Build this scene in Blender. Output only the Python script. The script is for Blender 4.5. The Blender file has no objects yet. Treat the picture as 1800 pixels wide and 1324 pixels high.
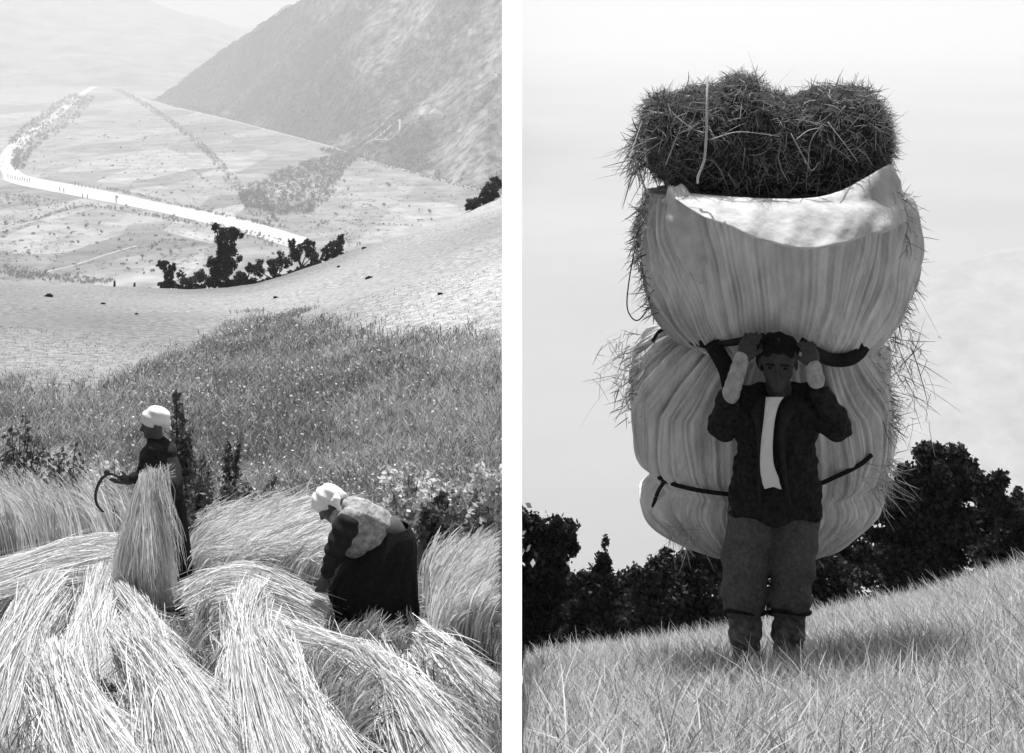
import bpy, math, random
import numpy as np
rng = np.random.default_rng(7)
random.seed(7)
S = bpy.context.scene
COL = S.collection

# ------------------------------------------------------------------ camera, sky, sun, exposure
F, H = 2500.0, 50.0                     # focal length and horizon row, in pixels of the 1800 px photograph
cam_d = bpy.data.cameras.new("camera")
cam_d.sensor_width = 36.0
cam_d.lens = 36.0 * F / 1800.0
cam_d.shift_y = -(662.0 - H) / 1800.0
cam_d.clip_start = 0.1
cam_d.clip_end = 200000.0
cam = bpy.data.objects.new("camera", cam_d)
COL.objects.link(cam)
cam.rotation_euler = (math.radians(90), 0, 0)
S.camera = cam

SUN_EL, SUN_AZ = math.radians(64), math.radians(-6)      # behind the field
world = bpy.data.worlds.new("World")
S.world = world
world.use_nodes = True
nt = world.node_tree
nt.nodes.clear()
wo = nt.nodes.new("ShaderNodeOutputWorld")
bg = nt.nodes.new("ShaderNodeBackground")
sky = nt.nodes.new("ShaderNodeTexSky")
sky.sky_type = 'NISHITA'
sky.sun_disc = False
sky.sun_elevation = SUN_EL
sky.sun_rotation = SUN_AZ
sky.dust_density = 4.0
bw = nt.nodes.new("ShaderNodeRGBToBW")
bg.inputs["Strength"].default_value = 0.066
nt.links.new(sky.outputs[0], bw.inputs[0])
nt.links.new(bw.outputs[0], bg.inputs[0])
nt.links.new(bg.outputs[0], wo.inputs[0])

sun_d = bpy.data.lights.new("sun", 'SUN')
sun_d.energy = 4.8
sun_d.angle = math.radians(0.6)
sun = bpy.data.objects.new("sun", sun_d)
COL.objects.link(sun)
sun.rotation_euler = (math.radians(90) - SUN_EL, 0, math.radians(180) - SUN_AZ)
sun.location = (0, 0, 60)

S.view_settings.view_transform = 'Standard'
S.view_settings.look = 'None'
S.view_settings.exposure = 0.48
S.view_settings.gamma = 1.0
S.cycles.use_denoising = True
S.cycles.max_bounces = 6
S.cycles.diffuse_bounces = 3
S.cycles.transmission_bounces = 3
S.cycles.volume_bounces = 1
S.cycles.sample_clamp_indirect = 4.0

# ------------------------------------------------------------------ helpers
def P(px, row, D):
    return np.array([(px - 900.0) / F * D, D, -(row - H) / F * D])

def tag(o, label, cat, group=None):
    o["label"] = label
    o["category"] = cat
    if group:
        o["group"] = group
    return o

def kind(o, k):
    o["kind"] = k
    return o

def link(o, parent=None):
    COL.objects.link(o)
    if parent is not None:
        o.parent = parent
    return o

def empty(name, label, cat, loc=(0, 0, 0), group=None):
    o = bpy.data.objects.new(name, None)
    o.empty_display_size = 0.2
    o.location = [float(v) for v in loc]
    link(o)
    return tag(o, label, cat, group)

def mesh(name, V, Fc, mat, parent=None, smooth=False, tone=None):
    """V (n,3); Fc (m,k) or a list of arrays. World coordinates; moved under the parent's base."""
    V = np.asarray(V, dtype=np.float64)
    if parent is not None:
        V = V - np.array(parent.location)
    fl = Fc if isinstance(Fc, list) else [Fc]
    fl = [np.asarray(f, dtype=np.int32) for f in fl if len(f)]
    loops = np.concatenate([f.ravel() for f in fl])
    tot = np.concatenate([np.full(len(f), f.shape[1], dtype=np.int32) for f in fl])
    start = np.concatenate([[0], np.cumsum(tot)[:-1]]).astype(np.int32)
    me = bpy.data.meshes.new(name)
    me.vertices.add(len(V))
    me.vertices.foreach_set("co", V.astype(np.float32).ravel())
    me.loops.add(len(loops))
    me.loops.foreach_set("vertex_index", loops)
    me.polygons.add(len(tot))
    me.polygons.foreach_set("loop_start", start)
    me.polygons.foreach_set("loop_total", tot)
    if smooth:
        me.polygons.foreach_set("use_smooth", np.ones(len(tot), dtype=bool))
    if tone is not None:
        a = me.attributes.new("tone", 'FLOAT', 'POINT')
        a.data.foreach_set("value", np.asarray(tone, dtype=np.float32))
    me.update(calc_edges=True)
    me.validate()
    me.materials.append(mat)
    o = bpy.data.objects.new(name, me)
    return link(o, parent)

def join_geo(parts):
    Vs, Fs, n = [], {}, 0
    for V, Fc in parts:
        for f in (Fc if isinstance(Fc, list) else [Fc]):
            f = np.asarray(f)
            if len(f):
                Fs.setdefault(f.shape[1], []).append(f + n)
        Vs.append(V)
        n += len(V)
    return np.concatenate(Vs), [np.concatenate(v) for v in Fs.values()]

def noise2(x, y, s=1.0, seed=0):
    """cheap smooth noise, about -1..1"""
    r = np.random.default_rng(seed)
    out = np.zeros(np.broadcast(x, y).shape)
    for k in range(10):
        a = r.uniform(0, 6.283)
        f = s * 2 ** r.uniform(-0.6, 1.6)
        out += np.sin((x * math.cos(a) + y * math.sin(a)) * f + r.uniform(0, 6.28)) * (s / f) ** 0.6
    return out / 3.2

# ---- materials
def new_mat(name):
    m = bpy.data.materials.new(name)
    m.use_nodes = True
    return m, m.node_tree, m.node_tree.nodes["Principled BSDF"]

def mat(name, lo, hi=None, scale=4.0, rough=0.9, island=False, trans=0.0, bump=0.0, bscale=40.0, stretch=None,
        attr=False, detail=6.0, spec=0.1, contrast=(0.3, 0.7)):
    m, t, b = new_mat(name)
    hi = lo if hi is None else hi
    b.inputs["Roughness"].default_value = rough
    b.inputs["Specular IOR Level"].default_value = spec
    co = t.nodes.new("ShaderNodeTexCoord")
    vec = co.outputs["Object"]
    if stretch:
        mp = t.nodes.new("ShaderNodeMapping")
        mp.inputs["Scale"].default_value = stretch
        t.links.new(vec, mp.inputs[0])
        vec = mp.outputs[0]
    nz = t.nodes.new("ShaderNodeTexNoise")
    nz.inputs["Scale"].default_value = scale
    nz.inputs["Detail"].default_value = detail
    nz.inputs["Roughness"].default_value = 0.65
    t.links.new(vec, nz.inputs["Vector"])
    mr = t.nodes.new("ShaderNodeMapRange")
    mr.inputs["From Min"].default_value = contrast[0]
    mr.inputs["From Max"].default_value = contrast[1]
    mr.inputs["To Min"].default_value = lo
    mr.inputs["To Max"].default_value = hi
    if island:
        g = t.nodes.new("ShaderNodeNewGeometry")
        mr.inputs["From Min"].default_value = 0.0
        mr.inputs["From Max"].default_value = 1.0
        t.links.new(g.outputs["Random Per Island"], mr.inputs["Value"])
    else:
        t.links.new(nz.outputs[0], mr.inputs["Value"])
    val = mr.outputs[0]
    if attr:
        at = t.nodes.new("ShaderNodeAttribute")
        at.attribute_name = "tone"
        mu = t.nodes.new("ShaderNodeMath")
        mu.operation = 'MULTIPLY'
        t.links.new(val, mu.inputs[0])
        t.links.new(at.outputs["Fac"], mu.inputs[1])
        val = mu.outputs[0]
    t.links.new(val, b.inputs["Base Color"])
    if bump:
        n2 = t.nodes.new("ShaderNodeTexNoise")
        n2.inputs["Scale"].default_value = bscale
        n2.inputs["Detail"].default_value = 4.0
        t.links.new(vec, n2.inputs["Vector"])
        bp = t.nodes.new("ShaderNodeBump")
        bp.inputs["Strength"].default_value = bump
        bp.inputs["Distance"].default_value = 0.02
        t.links.new(n2.outputs[0], bp.inputs["Height"])
        t.links.new(bp.outputs[0], b.inputs["Normal"])
    if trans:
        tr = t.nodes.new("ShaderNodeBsdfTranslucent")
        t.links.new(val, tr.inputs[0])
        mx = t.nodes.new("ShaderNodeMixShader")
        mx.inputs[0].default_value = trans
        t.links.new(b.outputs[0], mx.inputs[1])
        t.links.new(tr.outputs[0], mx.inputs[2])
        t.links.new(mx.outputs[0], t.nodes["Material Output"].inputs[0])
    return m

# ---- strands: thin ribbons along many paths
def ribbons(paths, width, taper=0.35):
    """paths (N,K,3), width scalar or (N,)"""
    N, K, _ = paths.shape
    w = np.broadcast_to(np.asarray(width, dtype=float), (N,))
    t = np.gradient(paths, axis=1)
    r = rng.normal(size=(N, 1, 3))
    side = np.cross(t, r)
    side /= np.linalg.norm(side, axis=2, keepdims=True) + 1e-9
    prof = np.interp(np.linspace(0, 1, K), [0, 0.2, 0.7, 1], [0.8, 1, 1, taper])
    off = side * (w[:, None] * prof[None, :])[:, :, None] * 0.5
    V = np.stack([paths - off, paths + off], axis=2).reshape(-1, 3)
    base = (np.arange(N) * K * 2)[:, None] + (np.arange(K - 1) * 2)[None, :]
    base = base.ravel()
    Fc = np.stack([base, base + 1, base + 3, base + 2], axis=1)
    return V, Fc

def off_wall(paths, lo=881.0, hi=919.0):
    """drop strands that would grow through or hang over the white wall"""
    D = paths[:, :, 1]
    px = 900 + paths[:, :, 0] / D * F
    side = paths[:, 0, 0] < 0
    bad = np.where(side, (px > lo).any(1), (px < hi).any(1))
    return paths[~bad]

def tube(path, radius, n=6, closed=False):
    path = np.asarray(path, dtype=float)
    K = len(path)
    rad = np.broadcast_to(np.asarray(radius, dtype=float), (K,))
    if closed:
        t = np.roll(path, -1, 0) - np.roll(path, 1, 0)
    else:
        t = np.gradient(path, axis=0)
    t /= np.linalg.norm(t, axis=1, keepdims=True) + 1e-9
    ref = np.array([0.31, 0.17, 0.93])
    u = np.cross(t, ref)
    u /= np.linalg.norm(u, axis=1, keepdims=True) + 1e-9
    v = np.cross(t, u)
    a = np.linspace(0, 2 * math.pi, n, endpoint=False)
    V = path[:, None, :] + rad[:, None, None] * (np.cos(a)[None, :, None] * u[:, None, :] + np.sin(a)[None, :, None] * v[:, None, :])
    V = V.reshape(-1, 3)
    q = []
    for i in range(K if closed else K - 1):
        j = (i + 1) % K
        for k in range(n):
            k2 = (k + 1) % n
            q.append((i * n + k, i * n + k2, j * n + k2, j * n + k))
    fs = [np.array(q)]
    if not closed:
        fs.append(np.array([list(range(n))[::-1], [(K - 1) * n + k for k in range(n)]]))
    return V, fs

def spline(pts, n):
    """Catmull-Rom through the points"""
    p = np.asarray(pts, dtype=float)
    p = np.vstack([2 * p[0] - p[1], p, 2 * p[-1] - p[-2]])
    m = len(p) - 3
    t = np.linspace(0, m - 1e-6, n)
    i = t.astype(int)
    f = (t - i)[:, None]
    a, b, c, d = p[i], p[i + 1], p[i + 2], p[i + 3]
    return 0.5 * (2 * b + (c - a) * f + (2 * a - 5 * b + 4 * c - d) * f ** 2 + (3 * b - a - 3 * c + d) * f ** 3)

def grid_faces(nr, nc, wrap=False):
    r = np.arange(nr - 1)[:, None]
    c = np.arange(nc if wrap else nc - 1)[None, :]
    c2 = (c + 1) % nc
    return np.stack(np.broadcast_arrays(r * nc + c, r * nc + c2, (r + 1) * nc + c2, (r + 1) * nc + c), axis=-1).reshape(-1, 4)

# ---- leaves and trees
def leaf_quads(C, size, flat=0.0):
    n = len(C)
    size = np.broadcast_to(size, (n,))[:, None]
    a = rng.normal(size=(n, 3)); a /= np.linalg.norm(a, axis=1, keepdims=True)
    r = rng.normal(size=(n, 3))
    b = np.cross(a, r); b /= np.linalg.norm(b, axis=1, keepdims=True) + 1e-9
    asp = rng.uniform(0.45, 0.8, (n, 1))
    V = np.stack([C - a * size, C + b * size * asp, C + a * size, C - b * size * asp], axis=1).reshape(-1, 3)
    return V, np.arange(4 * n).reshape(-1, 4)

def crown_points(blobs, n, sub=9, lump=0.38):
    """points clumped in lumps through the volume of several ellipsoids; blobs: (centre, radii)"""
    vol = np.array([np.prod(r) ** 0.75 for _, r in blobs])
    cnt = np.maximum(20, (n * vol / vol.sum()).astype(int))
    out = []
    for (c, r), k in zip(blobs, cnt):
        c = np.asarray(c, float); r = np.asarray(r, float)
        d = rng.normal(size=(sub, 3)); d /= np.linalg.norm(d, axis=1, keepdims=True)
        lc = d * rng.uniform(0.35, 0.85, (sub, 1))
        lc[0] = 0
        pick = rng.integers(0, sub, k)
        q = rng.normal(size=(k, 3)); q /= np.linalg.norm(q, axis=1, keepdims=True)
        q *= (rng.uniform(0.0, 1.0, (k, 1)) ** 0.45) * lump * rng.uniform(0.75, 1.25, (k, 1))
        q[pick == 0] *= 1.7
        out.append(c + (lc[pick] + q) * r)
    return np.concatenate(out)

def limb_geo(base, blobs, r0):
    parts = []
    base = np.asarray(base, float)
    top = max(blobs, key=lambda b: b[0][2])[0]
    top = np.asarray(top, float)
    mid = (base + top) / 2 + np.array([0.04, 0.02, 0]) * np.linalg.norm(top - base)
    tr = spline([base - [0, 0, r0 * 3], (base * 3 + mid) / 4, mid, top], 9)
    parts.append(tube(tr, np.linspace(r0, r0 * 0.25, 9), 7))
    for c, r in blobs:
        c = np.asarray(c, float)
        s = tr[3] * 0.6 + tr[4] * 0.4
        parts.append(tube(spline([s, (s + c) / 2 + [0, 0, -0.05 * np.linalg.norm(c - s)], c], 5), np.linspace(r0 * 0.45, r0 * 0.12, 5), 5))
    return join_geo(parts)

def tree(name, label, cat, base, blobs, n, leaf, m_leaf, m_wood, r0, group=None, sub=9, lump=0.38):
    e = empty(name, label, cat, base, group)
    C = crown_points(blobs, n, sub, lump)
    V, Fc = leaf_quads(C, rng.uniform(0.6, 1.3, len(C)) * leaf)
    mesh("crown", V, Fc, m_leaf, e)
    V, Fc = limb_geo(base, blobs, r0)
    mesh("trunk", V, Fc, m_wood, e, smooth=True)
    return e

# ---- signed-distance bodies (one continuous surface each)
def sd_eval(prims, X, Y, Z, lo, h, k_def):
    val = np.full(X.shape, 0.3)
    nx, ny, nz = X.shape
    for pr in prims:
        kk = pr[-1] if pr[-1] is not None else k_def
        if pr[0] == 'c':
            _, a, ra, b, rb, _k = pr
            a = np.asarray(a, float); b = np.asarray(b, float)
            mn = np.minimum(a - ra, b - rb); mx = np.maximum(a + ra, b + rb)
        else:
            _, c, r, rot, _k = pr
            c = np.asarray(c, float); r = np.asarray(r, float)
            mn = c - r.max(); mx = c + r.max()
        mg = 0.06 + kk
        i0 = np.maximum(0, ((mn - mg - lo) / h).astype(int)); i1 = np.minimum([nx, ny, nz], ((mx + mg - lo) / h).astype(int) + 2)
        if (i1 <= i0).any():
            continue
        sl = tuple(slice(p, q) for p, q in zip(i0, i1))
        x, y, z = X[sl], Y[sl], Z[sl]
        if pr[0] == 'c':
            d = b - a
            L2 = max(1e-9, d @ d)
            t = np.clip(((x - a[0]) * d[0] + (y - a[1]) * d[1] + (z - a[2]) * d[2]) / L2, 0, 1)
            ds = np.sqrt((x - a[0] - t * d[0]) ** 2 + (y - a[1] - t * d[1]) ** 2 + (z - a[2] - t * d[2]) ** 2) - (ra + (rb - ra) * t)
        else:
            q = [x - c[0], y - c[1], z - c[2]]
            if rot is not None:                     # rotation matrix rows = local axes
                R = np.asarray(rot, float)
                q = [R[i, 0] * q[0] + R[i, 1] * q[1] + R[i, 2] * q[2] for i in range(3)]
            k0 = np.sqrt((q[0] / r[0]) ** 2 + (q[1] / r[1]) ** 2 + (q[2] / r[2]) ** 2)
            k1 = np.sqrt((q[0] / r[0] ** 2) ** 2 + (q[1] / r[1] ** 2) ** 2 + (q[2] / r[2] ** 2) ** 2) + 1e-9
            ds = k0 * (k0 - 1) / k1
        v = val[sl]
        hh = np.clip(0.5 + 0.5 * (v - ds) / kk, 0, 1)
        val[sl] = v * (1 - hh) + ds * hh - kk * hh * (1 - hh)
    return val

def surf(prims, h=0.008, k=0.03, disp=None, clip=None):
    mn = np.full(3, 1e9); mx = np.full(3, -1e9)
    for pr in prims:
        if pr[0] == 'c':
            for p, r in ((pr[1], pr[2]), (pr[3], pr[4])):
                mn = np.minimum(mn, np.asarray(p) - r); mx = np.maximum(mx, np.asarray(p) + r)
        else:
            mn = np.minimum(mn, np.asarray(pr[1]) - max(pr[2])); mx = np.maximum(mx, np.asarray(pr[1]) + max(pr[2]))
    lo = mn - 0.05
    n = np.ceil((mx + 0.05 - lo) / h).astype(int) + 1
    ax = [lo[i] + h * np.arange(n[i]) for i in range(3)]
    X, Y, Z = np.meshgrid(*ax, indexing='ij')
    val = sd_eval(prims, X, Y, Z, lo, h, k)
    if disp is not None:
        val = val + disp(X, Y, Z)
    if clip is not None:
        val = np.maximum(val, clip(X, Y, Z))
    ins = val < 0
    nx, ny, nz = val.shape
    acc = np.zeros((nx - 1, ny - 1, nz - 1, 3)); cnt = np.zeros((nx - 1, ny - 1, nz - 1))
    corners = [(i, j, l) for i in (0, 1) for j in (0, 1) for l in (0, 1)]
    def sub(A, c):
        return A[c[0]:nx - 1 + c[0], c[1]:ny - 1 + c[1], c[2]:nz - 1 + c[2]]
    for c in corners:
        for axis in range(3):
            if c[axis] == 0:
                d = list(c); d[axis] = 1
                va, vb = sub(val, c), sub(val, d)
                cr = (va < 0) != (vb < 0)
                if not cr.any():
                    continue
                t = va[cr] / (va[cr] - vb[cr])
                pt = np.empty((len(t), 3)); pt[:] = c
                pt[:, axis] = t
                acc[cr] += pt; cnt[cr] += 1
    cells = cnt > 0
    idx = np.full(cells.shape, -1); idx[cells] = np.arange(cells.sum())
    ijk = np.argwhere(cells)
    V = lo + h * (ijk + acc[cells] / cnt[cells][:, None])
    Fs = []
    for axis in range(3):
        o1, o2 = [(1, 2), (2, 0), (0, 1)][axis]
        a = np.take(ins, range(0, ins.shape[axis] - 1), axis); b = np.take(ins, range(1, ins.shape[axis]), axis)
        e = np.argwhere(a != b)
        e = e[(e[:, o1] > 0) & (e[:, o2] > 0)]
        e = e[(e[:, o1] < cells.shape[o1]) & (e[:, o2] < cells.shape[o2])]
        fl = ins[tuple(e.T)]
        def cid(d1, d2):
            q = e.copy(); q[:, o1] -= d1; q[:, o2] -= d2
            return idx[tuple(q.T)]
        q = np.stack([cid(1, 1), cid(0, 1), cid(0, 0), cid(1, 0)], 1)
        q[~fl] = q[~fl][:, ::-1]
        Fs.append(q)
    Fc = np.concatenate(Fs)
    # two rounds of light smoothing
    for _ in range(2):
        s = np.zeros_like(V); m = np.zeros(len(V))
        for i in range(4):
            j = (i + 1) % 4
            np.add.at(s, Fc[:, i], V[Fc[:, j]]); np.add.at(m, Fc[:, i], 1)
            np.add.at(s, Fc[:, j], V[Fc[:, i]]); np.add.at(m, Fc[:, j], 1)
        V = 0.5 * V + 0.5 * s / m[:, None]
    return V, Fc

def C(a, ra, b, rb, k=None):
    return ('c', a, ra, b, rb, k)

def E(c, r, k=None, rot=None):
    return ('e', c, r, rot, k)

def unit(v):
    v = np.asarray(v, float)
    return v / np.linalg.norm(v)

def hand_prims(w, d, side, back, s=1.0, curl=0.9):
    """palm, four unequal curled fingers and a thumb. w wrist, d towards the fingertips, side towards the thumb,
    back = the way the knuckles face"""
    w = np.asarray(w, float); d = unit(d); side = unit(side); back = unit(back)
    R = np.array([d, side, back])
    out = [E(w + d * 0.045 * s, (0.052 * s, 0.042 * s, 0.019 * s), 0.012, R)]
    for i, (o, L) in enumerate(((0.031, 0.070), (0.011, 0.080), (-0.010, 0.074), (-0.030, 0.058))):
        a = w + d * 0.085 * s + side * o * s
        c1 = curl * (0.8 + 0.1 * i)
        d1 = d * math.cos(c1) - back * math.sin(c1)
        b = a + d1 * L * 0.5 * s
        d2 = d * math.cos(c1 * 2.1) - back * math.sin(c1 * 2.1)
        out += [C(a, 0.0095 * s, b, 0.0085 * s, 0.006), C(b, 0.0085 * s, b + d2 * L * 0.5 * s, 0.007 * s, 0.006)]
    a = w + d * 0.025 * s + side * 0.032 * s
    b = a + unit(d * 0.7 + side * 0.6 - back * 0.35) * 0.045 * s
    out += [C(a, 0.013 * s, b, 0.011 * s, 0.01), C(b, 0.010 * s, b + unit(d - back * 0.8 - side * 0.2) * 0.032 * s, 0.008 * s, 0.006)]
    return out

def head_prims(c, face, up, s=1.0):
    """skull, jaw, brow, nose, lips, cheeks, ears around c (between the ears, at eye height)"""
    c = np.asarray(c, float); f = unit(face); u = unit(np.asarray(up, float) - f * np.dot(up, f)); r = np.cross(f, u)
    R = np.array([f, r, u])
    q = lambda a, b, d: c + (f * a + r * b + u * d) * s
    out = [E(q(-0.008, 0, 0.03), (0.098 * s, 0.077 * s, 0.088 * s), 0.02, R),
           E(q(0.03, 0, -0.05), (0.062 * s, 0.056 * s, 0.062 * s), 0.03, R),
           E(q(0.066, 0, -0.098), (0.022 * s, 0.026 * s, 0.017 * s), 0.025, R),
           C(q(0.078, -0.035, 0.018), 0.012 * s, q(0.078, 0.035, 0.018), 0.012 * s, 0.015),
           C(q(0.086, 0, 0.006), 0.009 * s, q(0.108, 0, -0.034), 0.014 * s, 0.012),
           C(q(0.088, -0.014, -0.042), 0.009 * s, q(0.088, 0.014, -0.042), 0.009 * s, 0.01),
           C(q(0.083, -0.02, -0.068), 0.0075 * s, q(0.083, 0.02, -0.068), 0.0075 * s, 0.006),
           C(q(0.080, -0.017, -0.079), 0.008 * s, q(0.080, 0.017, -0.079), 0.008 * s, 0.006)]
    for sg in (-1, 1):
        out += [E(q(0.055, sg * 0.042, -0.03), (0.028 * s, 0.022 * s, 0.024 * s), 0.02, R),
                E(q(0.070, sg * 0.031, 0.0), (0.012 * s, 0.013 * s, 0.008 * s), 0.006, R),
                E(q(-0.005, sg * 0.079, -0.012), (0.018 * s, 0.008 * s, 0.031 * s), 0.008, R)]
    return out

# ------------------------------------------------------------------ materials
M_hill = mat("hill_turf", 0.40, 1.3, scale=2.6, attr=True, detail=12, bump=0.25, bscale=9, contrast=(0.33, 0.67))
M_meadow = mat("meadow_blades", 0.05, 0.50, island=True, trans=0.25)
M_meadow2 = mat("meadow_pale_blades", 0.14, 0.82, island=True, trans=0.25)
M_bunch = mat("held_rye_straw", 0.55, 0.95, island=True, trans=0.5, rough=0.6)
M_flower = mat("flower_heads", 0.45, 0.75, island=True, trans=0.2)
M_straw = mat("rye_straw", 0.36, 0.94, island=True, trans=0.2, rough=0.6, spec=0.25)
M_rye = mat("standing_rye", 0.32, 0.95, island=True, trans=0.35, rough=0.7)
M_stub = mat("stubble_stalks", 0.10, 0.75, island=True, trans=0.2)
M_hay = mat("hay_stems", 0.02, 0.50, island=True, trans=0.15)
M_haylight = mat("hay_light_stems", 0.3, 0.7, island=True, trans=0.2)
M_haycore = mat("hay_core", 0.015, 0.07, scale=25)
M_loose = mat("loose_hay", 0.08, 0.5, island=True, trans=0.2)
M_grass = mat("right_grass", 0.20, 0.98, island=True, trans=0.35)
M_weed = mat("weed_leaves", 0.05, 0.22, island=True, trans=0.2)
M_shrub = mat("shrub_leaves", 0.25, 0.92, island=True, trans=0.4)
M_leaf = mat("tree_leaves", 0.012, 0.085, island=True, trans=0.2)
M_leafmid = mat("hedge_leaves", 0.03, 0.12, island=True, trans=0.12)
M_far = mat("far_tree_leaves", 0.03, 0.10, island=True, trans=0.1)
M_mtree = mat("mountain_tree_leaves", 0.01, 0.09, island=True)
M_bark = mat("bark", 0.03, 0.08, scale=12, bump=0.5)
M_floor, t, b = new_mat("valley_fields")
b.inputs["Roughness"].default_value = 0.95
co = t.nodes.new("ShaderNodeTexCoord")
vo = t.nodes.new("ShaderNodeTexVoronoi"); vo.inputs["Scale"].default_value = 0.0055
n1 = t.nodes.new("ShaderNodeTexNoise"); n1.inputs["Scale"].default_value = 0.012; n1.inputs["Detail"].default_value = 12; n1.inputs["Roughness"].default_value = 0.75
mp = t.nodes.new("ShaderNodeMapping"); mp.inputs["Scale"].default_value = (1, 0.4, 1); mp.inputs["Rotation"].default_value = (0, 0, 0.5)
r1 = t.nodes.new("ShaderNodeMapRange"); r1.inputs["To Min"].default_value = 0.13; r1.inputs["To Max"].default_value = 0.34
r2_ = t.nodes.new("ShaderNodeMapRange"); r2_.inputs["From Min"].default_value = 0.36; r2_.inputs["From Max"].default_value = 0.62; r2_.inputs["To Min"].default_value = 0.45; r2_.inputs["To Max"].default_value = 1.3
mu = t.nodes.new("ShaderNodeMath"); mu.operation = 'MULTIPLY'
sp_ = t.nodes.new("ShaderNodeSeparateColor")
t.links.new(co.outputs["Object"], mp.inputs[0]); t.links.new(mp.outputs[0], vo.inputs["Vector"]); t.links.new(co.outputs["Object"], n1.inputs["Vector"])
t.links.new(vo.outputs["Color"], sp_.inputs[0]); t.links.new(sp_.outputs[0], r1.inputs["Value"]); t.links.new(n1.outputs[0], r2_.inputs["Value"])
t.links.new(r1.outputs[0], mu.inputs[0]); t.links.new(r2_.outputs[0], mu.inputs[1]); t.links.new(mu.outputs[0], b.inputs["Base Color"])
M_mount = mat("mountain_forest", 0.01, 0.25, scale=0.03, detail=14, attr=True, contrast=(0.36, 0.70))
M_farhill = mat("far_hill_scrub", 0.06, 0.30, scale=0.004, detail=10, contrast=(0.35, 0.65))
M_pale = mat("pale_hill_grass", 0.29, 0.38, scale=0.03, detail=12, stretch=(1, 0.5, 1))
M_low = mat("lowland", 0.29, 0.37, scale=0.0006, detail=6)
M_water = mat("river_water", 0.48, 0.66, scale=0.01, rough=0.35, spec=0.5)
M_road = mat("road_dust", 0.36, 0.5, scale=0.02)
M_white = mat("white_paint", 0.93, 0.95, scale=3, rough=0.7)
M_black = mat("black_wool", 0.008, 0.02, scale=30, bump=0.35, bscale=60)
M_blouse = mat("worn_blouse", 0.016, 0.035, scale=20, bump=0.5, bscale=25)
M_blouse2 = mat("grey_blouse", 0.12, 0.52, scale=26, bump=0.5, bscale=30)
M_scarf = mat("white_headscarf", 0.78, 0.88, scale=20, bump=0.3, bscale=30)
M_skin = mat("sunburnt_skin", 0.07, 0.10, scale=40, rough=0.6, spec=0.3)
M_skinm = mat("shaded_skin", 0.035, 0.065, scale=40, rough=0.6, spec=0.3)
M_iron = mat("dark_iron", 0.015, 0.04, scale=50, rough=0.5, spec=0.5)
M_wood = mat("worn_wood", 0.05, 0.1, scale=20)
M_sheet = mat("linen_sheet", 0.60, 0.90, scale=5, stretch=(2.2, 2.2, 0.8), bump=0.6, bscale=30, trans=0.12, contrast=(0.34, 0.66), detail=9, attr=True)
M_hem = mat("white_linen", 0.62, 0.96, scale=9, bump=0.5, bscale=14, trans=0.35)
M_jacket = mat("dark_jacket", 0.006, 0.038, scale=40, bump=0.5, bscale=30)
M_trouser = mat("grey_breeches", 0.065, 0.15, scale=60, bump=0.5, bscale=30)
M_sock = mat("wool_stockings", 0.06, 0.26, scale=22, bump=0.6, bscale=50)
M_shirt = mat("pale_shirt", 0.75, 0.85, scale=20, bump=0.3)
M_rope = mat("dark_rope", 0.015, 0.03, scale=60, bump=0.5, bscale=120)
M_strap = mat("pale_cord", 0.55, 0.75, scale=60, bump=0.4, bscale=120)
M_strapc = mat("worn_linen_strap", 0.30, 0.55, scale=30, bump=0.5)
M_lapel = mat("jacket_lapel", 0.02, 0.04, scale=18, bump=0.5)
M_hair = mat("dark_hair", 0.008, 0.02, scale=60, bump=0.6, bscale=90)

# ------------------------------------------------------------------ terrain
def skyline_left(px):
    return np.interp(px, [-200, 0, 100, 200, 330, 400, 450, 500, 560, 600, 640, 740, 830, 890],
                     [486, 492, 499, 505, 509, 506, 498, 485, 466, 452, 436, 402, 372, 352])

def skyline_right(px):
    return np.interp(px, [900, 920, 1000, 1100, 1260, 1420, 1600, 1800, 2100],
                     [1192, 1188, 1172, 1157, 1136, 1105, 1070, 1016, 940])

DL, DR = 200.0, 12.0
def row_left(px, D):
    s = skyline_left(px)
    near = 685 + 4250 / D
    far = s + (897.5 - s) * ((1 / D - 1 / DL) / (1 / 20 - 1 / DL))
    w = np.clip((D - 16) / 10, 0, 1); w = w * w * (3 - 2 * w)
    return near * (1 - w) + far * w

def z_left(px, D):
    D = np.asarray(D, float); px = np.asarray(px, float)
    Dc = np.minimum(D, DL)
    z = -(row_left(px, Dc) - H) / F * Dc
    over = np.maximum(0, D - DL)
    z = z - over * 0.25 - np.minimum(over, 60) ** 2 * 0.003 - np.maximum(0, over - 60) * 0.35
    X = (px - 900) / F * D
    a = np.interp(D, [5, 12, 40, 200, 400], [0.03, 0.05, 0.12, 0.35, 3])
    return np.maximum(z + a * noise2(X, D, 0.35, 3) * np.interp(D, [0, 200, 400], [1, 1, 0.4]), -403)

def z_right(px, D):
    D = np.asarray(D, float); px = np.asarray(px, float)
    s = skyline_right(px)
    Dc = np.minimum(D, DR)
    row = s + (1340 - s) * ((1 / Dc - 1 / DR) / (1 / 4.2 - 1 / DR))
    z = -(row - H) / F * Dc
    over = np.maximum(0, D - DR)
    z = z - over * 0.46 - np.minimum(over, 8) ** 2 * 0.012 - np.minimum(np.maximum(0, over - 8), 380) * 0.19
    X = (px - 900) / F * D
    return z + 0.03 * noise2(X, D, 1.2, 5)

def ground_left(px, D):
    p = P(px, 0, D); return np.array([p[0], D, float(z_left(px, D))])

def ground_right(px, D):
    p = P(px, 0, D); return np.array([p[0], D, float(z_right(px, D))])

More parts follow.
